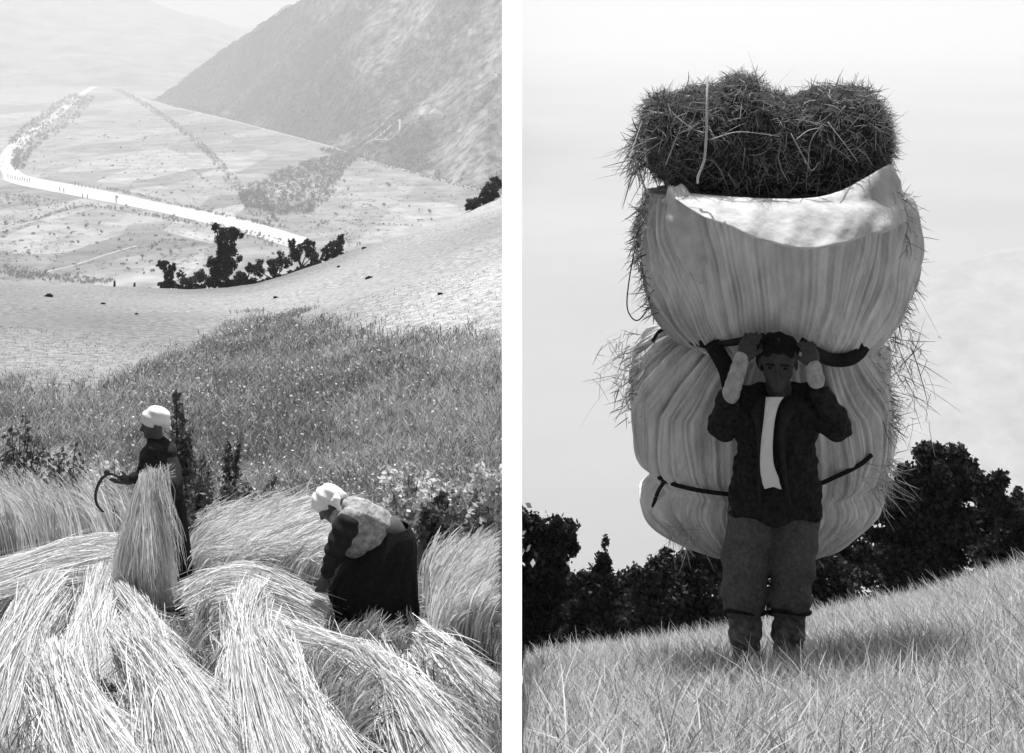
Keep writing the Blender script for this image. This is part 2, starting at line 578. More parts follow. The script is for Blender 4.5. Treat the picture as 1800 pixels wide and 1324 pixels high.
def on_left(px, row, lift=0.0):
    """point on the near left field, lift metres above the turf, seen at (px, row)"""
    D = np.full(np.shape(px), 10.0)
    for _ in range(40):
        D = np.clip(-(z_left(px, D) + lift) / ((row - H) / F), 2, 199)
    return np.stack([(px - 900) / F * D, D, z_left(px, D) + lift], axis=-1)

def meadow_far(px):
    return np.interp(px, [-200, 0, 120, 220, 330, 400, 450, 520, 600, 700, 800, 890],
                     [700, 695, 700, 672, 625, 580, 556, 560, 580, 596, 600, 602])

cl = np.concatenate([np.linspace(-1600, -60, 60), np.arange(-50, 899, 5.0), [898.5]])
Dl = np.concatenate([np.geomspace(0.9, 200, 230), np.linspace(203, 420, 30), np.linspace(440, 1100, 24)])
GX, GD = np.meshgrid(cl, Dl)
ZL = z_left(GX, GD)
ROW = H - ZL / GD * F
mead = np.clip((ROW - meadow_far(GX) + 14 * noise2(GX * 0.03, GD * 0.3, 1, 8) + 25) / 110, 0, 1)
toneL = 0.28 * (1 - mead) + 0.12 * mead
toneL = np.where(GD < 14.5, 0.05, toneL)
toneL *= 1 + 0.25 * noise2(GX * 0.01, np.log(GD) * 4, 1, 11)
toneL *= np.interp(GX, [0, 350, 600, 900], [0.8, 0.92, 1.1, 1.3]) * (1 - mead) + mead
cr = np.concatenate([[901.5], np.arange(905, 1850, 5.0), np.linspace(1860, 3400, 60)])
GX2, GD2 = np.meshgrid(cr, Dl)
ZR = z_right(GX2, GD2)
toneR = np.full(GX2.shape, 0.34) * np.where(GD2 > 13.5, 0.45, 1.0)
px_all = np.concatenate([GX, GX2], 1); D_all = np.concatenate([GD, GD2], 1); Z_all = np.concatenate([ZL, ZR], 1)
V = np.stack([(px_all - 900) / F * D_all, D_all, Z_all], -1).reshape(-1, 3)
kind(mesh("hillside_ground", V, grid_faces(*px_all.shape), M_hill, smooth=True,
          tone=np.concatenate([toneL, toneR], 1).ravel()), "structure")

# valley floor on the left, 400 m below
FZ = -400.0
def on_floor(px, row, dz=0.0):
    px = np.asarray(px, float); row = np.asarray(row, float)
    D = -(FZ + dz) * F / (row - H)
    return np.stack([(px - 900) / F * D, D, np.full(D.shape, FZ + dz)], -1)

c = np.array([-1600, -800, -300, 0, 300, 600, 898.0]); d = np.array([950, 1500, 2500, 4000, 7000, 11000, 14500.0])
gx, gd = np.meshgrid(c, d)
V = np.stack([(gx - 900) / F * gd, gd, np.full(gx.shape, FZ)], -1).reshape(-1, 3)
kind(mesh("valley_floor", V, grid_faces(*gx.shape), M_floor), "structure")

def ribbon_floor(name, left, right, m, dz, n=60, structure=True):
    A = spline(np.array(left, float), n); B = spline(np.array(right, float), n)
    V = np.concatenate([on_floor(A[:, 0], A[:, 1], dz), on_floor(B[:, 0], B[:, 1], dz)])
    i = np.arange(n - 1)
    return kind(mesh(name, V, np.stack([i, i + 1, i + n + 1, i + n], 1), m), "structure")

ribbon_floor("river", [(540, 418), (420, 384), (280, 356), (165, 331), (60, 312), (32, 298), (24, 278), (45, 252), (95, 212), (150, 166), (185, 148), (240, 136)],
             [(520, 438), (400, 402), (270, 371), (140, 346), (20, 322), (4, 306), (-2, 280), (20, 250), (82, 208), (140, 164), (172, 147), (236, 134)], M_water, 0.8)
road_c = [(235, 168), (300, 187), (400, 210), (500, 236), (590, 260), (640, 280), (720, 301), (800, 322), (850, 337), (900, 350)]
ribbon_floor("valley_road", [(p, r - 0.4) for p, r in road_c], [(p, r + 1.0) for p, r in road_c], M_road, 0.6)
tr2 = [(80, 478), (130, 466), (185, 448), (240, 432)]
ribbon_floor("field_track", [(p, r - 0.8) for p, r in tr2], [(p, r + 1.0) for p, r in tr2], M_road, 0.6)

# mountain across the valley
mc = np.concatenate([np.arange(250, 899, 3.0), [898.5]])
base_row = np.interp(mc, [235, 300, 400, 500, 590, 640, 720, 800, 850, 900], [166, 186, 209, 235, 259, 279, 300, 321, 336, 349])
top_row = np.interp(mc, [250, 285, 340, 400, 460, 520, 560, 650, 760, 900], [167, 172, 128, 82, 42, 2, -26, -60, -80, -90])
top_row = top_row + np.where(mc > 300, 3.5 * noise2(mc * 0.05, mc * 0, 1, 81) + 1.8 * noise2(mc * 0.3, mc * 0, 1, 82), 0)
bD = -FZ * F / (base_row - H)
ts = np.linspace(0, 1, 150) ** 0.9
T2, MC = np.meshgrid(ts, mc, indexing='ij')
L = np.interp(mc, [250, 400, 700, 900], [500, 1000, 1700, 1500])[None, :]
DM = bD[None, :] + T2 * L
RM = base_row[None, :] + (top_row - base_row)[None, :] * T2
ZM = -(RM - H) / F * DM
XM = (MC - 900) / F * DM
gul = noise2((MC + 0.9 * RM) * 0.05, RM * 0.012, 1, 21) * 30 + noise2((MC + 0.8 * RM) * 0.14, RM * 0.05, 1, 22) * 10
ZM = ZM + gul * np.minimum(1, T2 * 5) * np.minimum(1, (1 - T2) * 6 + 0.25) - 3 * (T2 == 0)
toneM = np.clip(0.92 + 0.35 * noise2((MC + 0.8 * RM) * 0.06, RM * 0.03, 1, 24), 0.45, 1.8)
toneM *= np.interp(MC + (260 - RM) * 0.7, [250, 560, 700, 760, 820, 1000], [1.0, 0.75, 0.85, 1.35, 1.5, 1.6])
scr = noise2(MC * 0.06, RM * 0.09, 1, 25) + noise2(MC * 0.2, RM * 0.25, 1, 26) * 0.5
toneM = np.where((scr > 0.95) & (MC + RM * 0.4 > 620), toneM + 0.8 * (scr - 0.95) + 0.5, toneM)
nr, nc = XM.shape
V = np.stack([XM, DM, ZM], -1).reshape(-1, 3)
back = np.stack([XM[-1] , DM[-1] + 1500, np.full(nc, FZ - 50)], -1)
V = np.concatenate([V, back])
i = np.arange(nc - 1)
Fb = np.stack([(nr - 1) * nc + i, (nr - 1) * nc + i + 1, nr * nc + i + 1, nr * nc + i], 1)
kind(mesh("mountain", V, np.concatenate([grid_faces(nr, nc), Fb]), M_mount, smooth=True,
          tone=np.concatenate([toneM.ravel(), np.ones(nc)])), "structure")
# pale tracks on the mountain foot
def on_mountain(px, row, lift=3):
    b = np.interp(px, mc, base_row); tp = np.interp(px, mc, top_row)
    t = np.clip((b - row) / (b - tp), 0, 1)
    j = int(round(float(np.interp(px, mc, np.arange(nc))))); k = int(np.clip(np.searchsorted(ts, t), 0, nr - 1))
    return np.array([XM[k, j], DM[k, j] - lift, ZM[k, j] + lift])
for pts in ([(615, 266), (640, 250), (665, 226), (684, 205), (700, 190)], [(700, 206), (704, 230), (700, 245), (690, 255), (672, 250), (655, 248)], [(432, 70), (470, 40), (510, 5)], [(640, 262), (668, 240), (690, 215)]):
    A = spline(np.array(pts, float), 24)
    W = np.array([on_mountain(a, b, 6) for a, b in A])
    Vt, Ft = tube(W, 3.2, 5)
    kind(mesh("mountain_track", Vt, Ft, M_road), "structure")

# hills at the far end of the valley
fc = np.arange(-1500, 899, 12.0)
ftop = np.interp(fc, [-1500, 0, 120, 240, 330, 430, 600, 900], [-120, -60, -35, -5, 22, 50, 60, 60])
ft = np.linspace(0, 1, 60)
T3, FC = np.meshgrid(ft, fc, indexing='ij')
DF = 9800 + T3 * 5200
RF = (H - FZ * F / 9800) + (ftop[None, :] - (H - FZ * F / 9800)) * T3
ZF = -(RF - H) / F * DF + noise2(FC * 0.03, T3 * 9, 1, 31) * 28 * np.minimum(1, T3 * 4)
V = np.stack([(FC - 900) / F * DF, DF, ZF], -1).reshape(-1, 3)
kind(mesh("far_hills", V, grid_faces(*FC.shape), M_farhill, smooth=True), "structure")

# right: lowland deep below, and a pale hillside beyond the trees
V = np.array([[4, 1000, -400], [60000, 1000, -400], [60000, 46000, -400], [40, 46000, -400.0]])
kind(mesh("lowland", V, np.array([[0, 1, 2, 3]]), M_low), "structure")
pc = np.concatenate([[901.5], np.arange(906, 2600, 10.0)])
ptop = np.interp(pc, [900, 1150, 1400, 1600, 1680, 1740, 1800, 2000, 2600], [880, 800, 640, 505, 470, 448, 432, 390, 300])
pt = np.linspace(0, 1, 70)
T4, PC = np.meshgrid(pt, pc, indexing='ij')
DP = 1000 + T4 * 900
ZP = -403 + (-(ptop[None, :] - H) / F * 1900 + 403) * T4 ** 0.85 + noise2(PC * 0.02, T4 * 12, 1, 41) * 3 * T4
V = np.stack([(PC - 900) / F * DP, DP, ZP], -1).reshape(-1, 3)
np_, ncp = PC.shape
Vb = V[-ncp:] + np.array([0, 400, -180.0])
i = np.arange(ncp - 1)
Fb = np.stack([(np_ - 1) * ncp + i, (np_ - 1) * ncp + i + 1, np_ * ncp + i + 1, np_ * ncp + i], 1)
kind(mesh("pale_hillside", np.concatenate([V, Vb]), np.concatenate([grid_faces(np_, ncp), Fb]), M_pale, smooth=True), "structure")

# haze over the whole landscape
def box_geo(x0, x1, y0, y1, z0, z1):
    V = np.array([[x, y, z] for x in (x0, x1) for y in (y0, y1) for z in (z0, z1)], float)
    return V, np.array([[0, 1, 3, 2], [4, 6, 7, 5], [0, 4, 5, 1], [2, 3, 7, 6], [0, 2, 6, 4], [1, 5, 7, 3]])
m, t, b = new_mat("haze_air")
t.nodes.remove(b)
pv = t.nodes.new("ShaderNodeVolumePrincipled")
pv.inputs["Color"].default_value = (0.86, 0.86, 0.86, 1)
pv.inputs["Density"].default_value = 1.28e-4
pv.inputs["Anisotropy"].default_value = 0.35
t.links.new(pv.outputs[0], t.nodes["Material Output"].inputs["Volume"])
V, Fc = box_geo(-62000, 62000, -600, 62000, -1200, 760)
kind(mesh("haze", V, Fc, m), "stuff")

# ------------------------------------------------------------------ white partition added between the two fields
V = []
for D, rt in ((3.9, 1350), (4.6, 1180), (7.2, 560), (10.4, -30)):      # added divider, top sloped up so the sun whitens it
    hw = 17.2 / F * D
    zt = -(rt - H) / F * D
    zb = min(float(z_left(880.0, D)), float(z_right(920.0, D))) - 0.6
    for x in (-hw, hw):
        V += [[x, D, min(zb, zt - 0.3)], [x, D, zt]]
V = np.array(V)
Fc = [[0, 1, 3, 2], [12, 14, 15, 13]]
for k in range(3):
    a = 4 * k
    Fc += [[a + 1, a + 5, a + 7, a + 3], [a, a + 2, a + 6, a + 4], [a, a + 4, a + 5, a + 1], [a + 2, a + 3, a + 7, a + 6]]
Fc = np.array(Fc)
w_ = mesh("added_partition", V, Fc, M_white)
w_.data.polygons.foreach_set("use_smooth", np.zeros(len(w_.data.polygons), dtype=bool))
tag(w_, "thin white wall added as a divider between the rye field and the meadow, its steep top sloped to catch the sun", "wall")

# ------------------------------------------------------------------ valley trees
def small_crown(kind_, n):
    if kind_ == "round":
        blobs = [((0, 0, 5.2), (4, 4, 4)), ((2, 1, 7), (2.6, 2.6, 2.8)), ((-2, -1, 4), (3, 3, 3))]
    elif kind_ == "poplar":
        blobs = [((0, 0, 5), (1.7, 1.7, 5)), ((0, 0, 11), (1.4, 1.4, 5))]
    else:
        blobs = [((0, 0, 2.4), (3.5, 3, 2.4)), ((3, 1, 2), (3, 2.5, 2)), ((-3, 0, 2.2), (2.6, 2.4, 2.2))]
    Cc = crown_points(blobs, n)
    Cc[:, 2] = np.maximum(Cc[:, 2], 0.3)
    return leaf_quads(Cc, rng.uniform(0.7, 1.3, len(Cc)) * 0.55)

protos = {}
far_n = {"round": 0, "poplar": 0, "bush": 0}
names = {"round": ("valley_tree", "small round dark tree standing alone in the hazy valley fields", "tree", "scattered round trees on the valley floor"),
         "poplar": ("poplar_tree", "slim upright poplar by the pale river in the valley", "tree", "slim poplars along the river"),
         "bush": ("valley_bush", "low dark bush on the hazy valley floor", "bush", "low bushes on the valley floor")}
def far_tree(k, px, row, sc):
    p = on_floor(px, row)
    if k not in protos:
        V, Fc = small_crown(k, 480)
        V = V.astype(float)
        protos[k] = mesh(names[k][0], V, Fc, M_far)
        o = protos[k]
    else:
        o = protos[k].copy()
        COL.objects.link(o)
    o.location = [float(v) for v in p]
    o.scale = (sc, sc, sc * random.uniform(0.85, 1.2))
    o.rotation_euler[2] = random.uniform(0, 6.28)
    tag(o, names[k][1], names[k][2], names[k][3])

r2 = random.Random(5)
for px, row, sc in [(212, 262, 1.3), (255, 246, 1.6), (140, 285, 1), (285, 290, 1), (245, 215, 1.6), (185, 240, 1.5), (360, 230, 1.8), (395, 238, 1.5), (410, 268, 1.0),
                    (146, 382, 1.1), (152, 402, 1.3), (120, 405, 1), (126, 412, 1), (175, 395, 1), (178, 410, 1), (95, 415, .8), (88, 414, .8), (12, 450, 1), (50, 450, 1.1),
                    (65, 455, .9), (205, 350, 1.2), (222, 365, 1.0), (275, 383, 1.1), (305, 383, 1.1), (605, 322, 1.3), (612, 336, 1.0), (618, 345, .9), (683, 330, 1.9), (675, 364, 1.6),
                    (755, 376, 1.3), (735, 390, .8), (665, 408, .8), (632, 430, .7), (610, 415, .9), (720, 365, .8), (793, 346, .9), (340, 435, 1.1), (300, 448, 1.2), (250, 455, 1.2),
                    (225, 476, 1), (80, 482, 1.1), (10, 395, 1.4), (12, 410, 1.2), (430, 350, 1.3), (455, 360, 1.4), (480, 385, 1.3), (560, 400, 1), (590, 380, 1.2), (604, 368, 1.2)]:
    far_tree("round", px, row, sc * 0.85)
for k in range(10):
    far_tree("poplar", 14 + k * 4.2, 314 + k * 0.9, 0.75)
for px, row in [(132, 328), (138, 329), (144, 331), (150, 332), (158, 333), (165, 334), (172, 335), (145, 350), (154, 351), (105, 338), (112, 340), (204, 358), (60, 300)]:
    far_tree("poplar", px, row, 0.85 if row < 345 else 1.0)
for k in range(230):
    px = r2.uniform(-5, 480); row = r2.uniform(200, 490)
    y_riv = np.interp(px, [0, 150, 350, 500], [318, 340, 378, 420])
    if abs(row - y_riv) < 16 or row > skyline_left(px) - 8 or (row < y_riv and px < 60):
        continue
    far_tree("bush", px, row, r2.uniform(0.3, 0.95))
for k in range(24):
    px = r2.uniform(540, 830); row = r2.uniform(300, 430)
    if row > skyline_left(px) - 8 or row < np.interp(px, [540, 640, 850], [330, 290, 345]):
        continue
    far_tree("bush", px, row, r2.uniform(0.4, 0.9))

def wood(name, pts, width, n, size, m=M_far, hgt=8.0, seed=0):
    """belt of trees along a path of pixels on the valley floor; width in metres across (list)"""
    A = spline(np.array([(p, r) for p, r in pts], float), 200)
    W = on_floor(A[:, 0], A[:, 1])
    wd = np.interp(np.linspace(0, 1, 200), np.linspace(0, 1, len(width)), width)
    tn = np.gradient(W, axis=0); tn /= np.linalg.norm(tn, axis=1, keepdims=True)
    sd = np.stack([tn[:, 1], -tn[:, 0], np.zeros(200)], 1)
    seg = np.r_[0, np.cumsum(np.linalg.norm(np.diff(W, axis=0), axis=1))]
    nt_ = max(6, n // 10)
    u = np.interp(rng.uniform(0, seg[-1], nt_), seg, np.arange(200)); ii = u.astype(int)
    cen = W[ii] + sd[ii] * (rng.uniform(-0.5, 0.5, nt_) * wd[ii])[:, None]
    hs = hgt * rng.uniform(0.6, 1.25, nt_)
    n *= 3; size *= 0.5
    k = rng.integers(0, nt_, n)
    q = rng.normal(size=(n, 3)); q /= np.linalg.norm(q, axis=1, keepdims=True)
    q *= rng.uniform(0, 1, (n, 1)) ** 0.4
    Cc = cen[k] + q * np.stack([hs * 0.5, hs * 0.5, hs * 0.5], 1)[k] + np.stack([0 * hs, 0 * hs, hs * 0.52], 1)[k]
    V, Fc = leaf_quads(Cc, rng.uniform(0.7, 1.4, n) * size)
    return kind(mesh(name, V, Fc, m), "stuff")

wood("riverside_wood", [(30, 300), (42, 266), (70, 240), (110, 210), (152, 170)], [30, 60, 110, 130, 110], 5000, 3.2, hgt=13)
wood("riverside_wood", [(15, 255), (50, 226), (95, 190), (132, 166)], [25, 50, 60, 50], 2500, 3.2, hgt=11)
wood("hedge_belt", [(205, 158), (250, 182), (300, 215), (345, 250), (380, 285), (410, 322), (440, 352), (455, 372)], [50, 50, 35, 35, 30, 35, 40, 60], 5000, 2.2, hgt=11)
wood("hedge_belt", [(440, 340), (462, 372), (490, 392)], [50, 70, 40], 1500, 2, hgt=9)
wood("valley_wood", [(608, 276), (575, 290), (535, 312), (505, 340), (498, 358), (520, 378)], [110, 150, 200, 230, 200, 70], 12000, 2.4, hgt=12)
wood("valley_wood", [(570, 262), (590, 268), (612, 276)], [70, 70, 40], 1200, 2.2, hgt=9)
wood("river_scrub", [(190, 332), (300, 358), (420, 385), (500, 402)], [14, 18, 20, 25], 1800, 1.6, hgt=6)
wood("river_scrub", [(10, 345), (100, 362), (180, 365), (240, 375), (340, 393), (430, 410), (500, 434)], [90, 90, 60, 40, 30, 40, 50], 3200, 1.6, hgt=6)
wood("valley_hedge", [(5, 396), (60, 388), (110, 372), (160, 362)], [14, 14, 14, 14], 900, 1.4, hgt=6)
wood("valley_hedge", [(260, 440), (290, 424), (330, 424)], [10, 10, 10], 400, 1.3, hgt=5)
wood("valley_hedge", [(540, 392), (600, 390), (660, 394), (740, 398)], [8, 8, 8, 8], 400, 1.2, hgt=4)
wood("valley_hedge", [(340, 300), (380, 330), (430, 340)], [8, 8, 8], 260, 1.4, hgt=5)
wood("slope_scrub", [(0, 474), (60, 486), (130, 493), (200, 496)], [40, 50, 50, 30], 2600, 1.3, m=M_leafmid, hgt=5)
wood("mountain_foot_scrub", [(300, 186), (380, 204), (470, 226), (560, 250)], [40, 26, 34, 20], 1500, 2.2, hgt=7)
wood("mountain_foot_scrub", [(640, 282), (720, 303), (800, 324), (850, 338)], [34, 22, 30, 40], 1500, 1.6, hgt=7)

def specks(name, P0, size, per, m, spread):
    """many little bushes at points P0"""
    k = np.repeat(np.arange(len(P0)), per)
    Cc = P0[k] + rng.normal(size=(len(k), 3)) * np.array([spread, spread, spread * 0.5]) + [0, 0, spread * 0.6]
    V, Fc = leaf_quads(Cc, rng.uniform(0.6, 1.4, len(Cc)) * size)
    return kind(mesh(name, V, Fc, m), "stuff")

n_ = 5200
px = rng.uniform(-10, 880, n_); row = rng.uniform(165, 505, n_)
dens = noise2(px * 0.03, row * 0.06, 1, 61) + 0.7 * noise2(px * 0.1, row * 0.2, 1, 62)
road_row = np.interp(px, [235, 300, 400, 500, 590, 640, 720, 800, 850, 900], [166, 186, 209, 235, 259, 279, 300, 321, 336, 349])
river_row = np.interp(px, [0, 40, 150, 350, 520], [312, 318, 340, 378, 430])
kp = (dens + rng.normal(0, .5, n_) > 0.15) & (row > np.where(px > 235, road_row + 3, 165)) & (row < skyline_left(px)) & ((np.abs(row - river_row) > 15) | (px > 530))
specks("valley_scrub", on_floor(px[kp], row[kp]), 1.1, 9, M_far, 2.6)
n_ = 9000
jj = rng.integers(0, nc, n_); kk = (rng.uniform(0, 1, n_) * (nr - 2)).astype(int)
P0 = np.stack([XM[kk, jj], DM[kk, jj], ZM[kk, jj]], 1)
kp = toneM[kk, jj] + rng.normal(0, .25, n_) < 1.15
specks("mountain_wood", P0[kp], 2.6, 8, M_mtree, 6.5)

# ------------------------------------------------------------------ trees along the edge of the left field
def edge_tree(name, label, cat, blobs_px, base_px, D, n, leaf, m_leaf=M_leaf, sub=9, lump=0.38, group=None):
    b = ground_left(base_px, D)
    s = D / F
    gr = float(H - z_left(base_px, D) / D * F)
    l_, r_ = min(q[0] - q[2] * .6 for q in blobs_px), max(q[0] + q[2] * .6 for q in blobs_px)
    blobs_px = blobs_px + [(p_, float(H - z_left(p_, D) / D * F) - 7, 11, 9, 0.2) for p_ in np.arange(l_ + 6, r_, 11)]
    blobs = [(P(px, row, D + dz), (rx * s, rx * s * 0.9, ry * s)) for px, row, rx, ry, dz in blobs_px]
    return tree(name, label, cat, b, blobs, int(n * 2.6), leaf * 0.5, m_leaf, M_bark, 3.2 * s, group, sub + 8, lump * 0.78)

edge_tree("field_tree", "tallest dark tree on the field edge, with a leaning top above the river", "tree",
          [(396, 425, 24, 34, 0), (412, 412, 16, 14, 1), (385, 470, 24, 26, 0), (405, 455, 20, 28, 1), (372, 492, 16, 10, 0), (380, 403, 10, 12, 0)], 398, 200, 5200, 0.34, sub=12)
edge_tree("field_tree", "small dark tree with spreading top left of the tallest tree", "tree",
          [(296, 487, 12, 20, 0), (286, 466, 13, 10, 0), (303, 472, 9, 14, 1)], 297, 199, 1800, 0.28)
edge_tree("field_bush", "grey leafy bush between the small dark tree and the tallest tree", "bush",
          [(330, 493, 22, 11, 0), (352, 488, 15, 15, 1), (318, 482, 10, 8, 1)], 338, 203, 1700, 0.3, m_leaf=M_leafmid)
edge_tree("field_bush", "round black bush at the right foot of the tallest tree", "bush",
          [(425, 488, 16, 14, 0), (440, 474, 12, 12, 1)], 428, 197, 1600, 0.27)
edge_tree("field_bush", "dark pointed bush row between tallest tree and white flowering tree", "bush",
          [(455, 474, 16, 18, 0), (478, 470, 14, 18, 1), (493, 458, 12, 18, 2), (505, 462, 10, 12, 1)], 475, 206, 2600, 0.28)
edge_tree("field_tree", "dark tree with pale patches at the end of the river", "tree",
          [(522, 440, 18, 24, 0), (542, 434, 16, 16, 1), (548, 452, 18, 10, 0), (513, 428, 9, 12, 0)], 532, 202, 2600, 0.28, sub=12)
edge_tree("field_tree", "feathery dark tree rightmost of the group on the field edge", "tree",
          [(590, 432, 17, 16, 0), (600, 420, 9, 10, 1), (574, 440, 11, 10, 0)], 590, 200, 1900, 0.27, m_leaf=M_leafmid)
edge_tree("field_tree", "feathery dark tree on the hilltop beside the white wall", "tree",
          [(862, 332, 18, 22, 0), (876, 322, 10, 16, 1), (850, 342, 10, 12, 0)], 866, 200, 1900, 0.27, m_leaf=M_leafmid)
edge_tree("field_bush", "low round bush on the hilltop left of the feathery tree", "bush",
          [(829, 354, 13, 10, 0), (840, 350, 8, 8, 1)], 830, 199, 1100, 0.25, m_leaf=M_leafmid)
for px, hgt, lab in ((201, 11, "short dark fence post on the field edge, left one of the pair"), (236, 10, "short dark fence post on the field edge, right one of the pair")):
    g = ground_left(px, 198)
    V, Fc = tube([g - [0, 0, .3], g + [0.02, 0, hgt / F * 198 * 0.5], g + [0.05, 0, hgt / F * 198]], [0.17, 0.16, 0.13], 7)
    tag(mesh("fence_post", V, Fc, M_bark), lab, "post", "fence posts on the field edge")
for px, row, w in [(88, 522, 11), (180, 535, 4), (648, 490, 7), (240, 553, 3), (485, 524, 4), (595, 470, 3), (775, 518, 5), (262, 500, 4), (640, 437, 3)]:
    D = float(on_left(np.array(px, float), np.array(row, float))[1])
    g = ground_left(px, D); s = D / F
    Cc = crown_points([(g + [0, 0, w * 0.16 * s], (w * s, w * s * .6, w * 0.35 * s))], 260, 5)
    V, Fc = leaf_quads(Cc, 0.10 * D / 100)
    o = mesh("field_tussock", V, Fc, M_leafmid)
    tag(o, "small dark weed tussock on the pale mown slope", "plant", "dark tussocks on the pale slope")

# ------------------------------------------------------------------ left meadow
def blades(px, D, zfun, hmin, hmax, width, lean=0.25, K=4, bend=0.3):
    n = len(px)
    X = (px - 900) / F * D
    b = np.stack([X, D, zfun(px, D)], 1)
    hh = rng.uniform(hmin, hmax, n)
    dr = np.stack([rng.normal(0, lean, n), rng.normal(0, lean, n), np.ones(n)], 1)
    cv = np.stack([rng.normal(0, bend, n), rng.normal(0, bend, n), -0.12 * np.ones(n)], 1)
    t = np.linspace(0, 1, K)[None, :, None]
    paths = b[:, None, :] + (dr[:, None, :] * t + cv[:, None, :] * t ** 2) * hh[:, None, None]
    paths[:, 0, 2] -= 0.03
    D_ = paths[:, :, 1]; q = 900 + paths[:, :, 0] / D_ * F
    ok = ~np.where(paths[:, 0, 0] < 0, (q > 881).any(1), (q < 919).any(1))
    return ribbons(paths[ok], np.broadcast_to(width, (n,))[ok], 0.25)

def scatter_left(n, d0, d1, px0=-400, px1=896, keep=None, power=1.0):
    """even in area"""
    D = np.sqrt(rng.uniform(d0 ** 2, d1 ** 2, n)) if power == 1 else np.exp(rng.uniform(math.log(d0), math.log(d1), n))
    px = rng.uniform(px0, px1, n)
    k = np.ones(n, bool)
    if keep is not None:
        row = H - z_left(px, D) / D * F
        k = keep(px, D, row)
    return px[k], D[k]

def in_meadow(px, D, row):
    edge = meadow_far(px) + 16 * noise2(px * 0.05, D * 0.3, 1, 9)
    return (row > edge - 20 + rng.uniform(0, 130, len(px)) * rng.uniform(0, 1, len(px)))

px, D = scatter_left(250000, 15.0, 90, keep=in_meadow, power=0)
X = (px - 900) / F * D
patch = noise2(X, D * 0.5, 0.8, 51) + 0.5 * noise2(X, D * 0.5, 3.0, 52) + np.interp(px, [0, 500, 900], [0.15, -0.2, 0.35]) + rng.normal(0, .6, len(px)) + np.interp(D, [15, 22, 60], [0.35, 0.0, -0.1])
for nm, mk, m_ in (("meadow_grass", patch < 0.15, M_meadow), ("pale_meadow_grass", patch >= 0.15, M_meadow2)):
    kind(mesh(nm, *blades(px[mk], D[mk], z_left, 0.12, 0.34, 0.0032 + 0.00036 * D[mk], 0.28), m_), "stuff")
px, D = scatter_left(9500, 15.0, 80, keep=in_meadow, power=0)
X = (px - 900) / F * D
Cc = np.stack([X, D, z_left(px, D) + rng.uniform(0.35, 0.65, len(px))], 1)
V, Fc = leaf_quads(Cc, rng.uniform(0.5, 1.5, len(px)) * (0.005 + 0.0008 * D))
kind(mesh("meadow_flowers", V, Fc, M_flower), "stuff")
# short pale turf on the mown slope
px, D = scatter_left(13000, 24, 70, keep=lambda p, d, r: r < meadow_far(p) + 30, power=0)
kind(mesh("slope_grass", *blades(px, D, z_left, 0.03, 0.10, 0.004 + 0.00035 * D, 0.5), mat("slope_blades", 0.30, 0.50, island=True, trans=0.2)), "stuff")

# weeds and shrubs behind the women
def weed(name, label, px, row_base, row_top, spread, n, leaf, m_leaf, stems=5, D=None, group=None):
    if D is None:
        D = float(on_left(np.array(px, float), np.array(row_base, float))[1])
    g = ground_left(px, D)
    top = P(px, row_top, D)
    hgt = top[2] - g[2]
    s = D / F
    e = empty(name, label, "plant", g, group)
    st, Cs = [], []
    for k in range(stems):
        dx = rng.uniform(-1, 1) * spread * s; dy = rng.uniform(-1, 1) * spread * s
        h_ = hgt * rng.uniform(0.6, 1.0) if k else hgt
        if k == 0: dx *= 0.2
        path = spline([g + [dx * 0.2, dy * 0.2, -0.05], g + [dx * 0.6, dy * 0.6, h_ * 0.5], g + [dx, dy, h_]], 8)
        st.append(tube(path, np.linspace(0.012, 0.004, 8), 5))
        m_ = n // stems
        tt = rng.uniform(0.15, 1.0, m_)
        base = np.stack([np.interp(tt, np.linspace(0, 1, 8), path[:, i]) for i in range(3)], 1)
        Cs.append(base + rng.normal(size=(m_, 3)) * (spread * s * 0.6 * (1.2 - tt))[:, None] * [1, 1, 0.6])
    mesh("stem", *join_geo(st), M_bark, e)
    Cc = np.concatenate(Cs)
    V, Fc = leaf_quads(Cc, rng.uniform(0.5, 1.4, len(Cc)) * leaf)
    mesh("foliage", V, Fc, m_leaf, e)
    return e

weed("tall_weed", "tall dark leafy weed rising behind the standing woman's shoulder", 314, 865, 684, 22, 1300, 0.036, M_weed, 7, D=14.5)
weed("tall_weed", "dark upright weed midway between the two women", 405, 880, 775, 16, 500, 0.030, M_weed, 4, D=16)
weed("weed_clump", "dark leafy weeds at the left edge above the rye", 35, 835, 742, 48, 900, 0.036, M_weed, 9, D=18)
weed("weed_clump", "dark leafy weeds left of the sickle above the rye", 118, 850, 790, 45, 900, 0.034, M_weed, 9, D=16.5)
weed("weed_clump", "low pale leafy weeds above the sickle blade", 200, 850, 800, 38, 700, 0.030, M_shrub, 8, D=16)
weed("weed_clump", "dark leafy weeds right of the standing woman's back", 345, 900, 800, 32, 900, 0.032, M_weed, 8, D=15.5)
weed("weed_clump", "dark bramble weeds between the standing woman and rye behind the bent woman", 440, 905, 840, 45, 1000, 0.032, M_weed, 9, D=15.5)
weed("wild_shrub", "pale leafy shrub right behind the bent woman's back", 715, 950, 818, 42, 1500, 0.034, M_shrub, 10, D=14)
weed("wild_shrub", "pale leafy shrub with dark hollows midway to the white wall", 785, 985, 835, 48, 1900, 0.034, M_shrub, 12, D=13.5)
weed("wild_shrub", "pale leafy shrub touching the white wall", 862, 1000, 815, 42, 1700, 0.034, M_shrub, 10, D=13.3)
weed("wild_shrub", "dark leafy shrub between pale shrubs", 765, 985, 880, 40, 1200, 0.036, M_weed, 9, D=12.9)

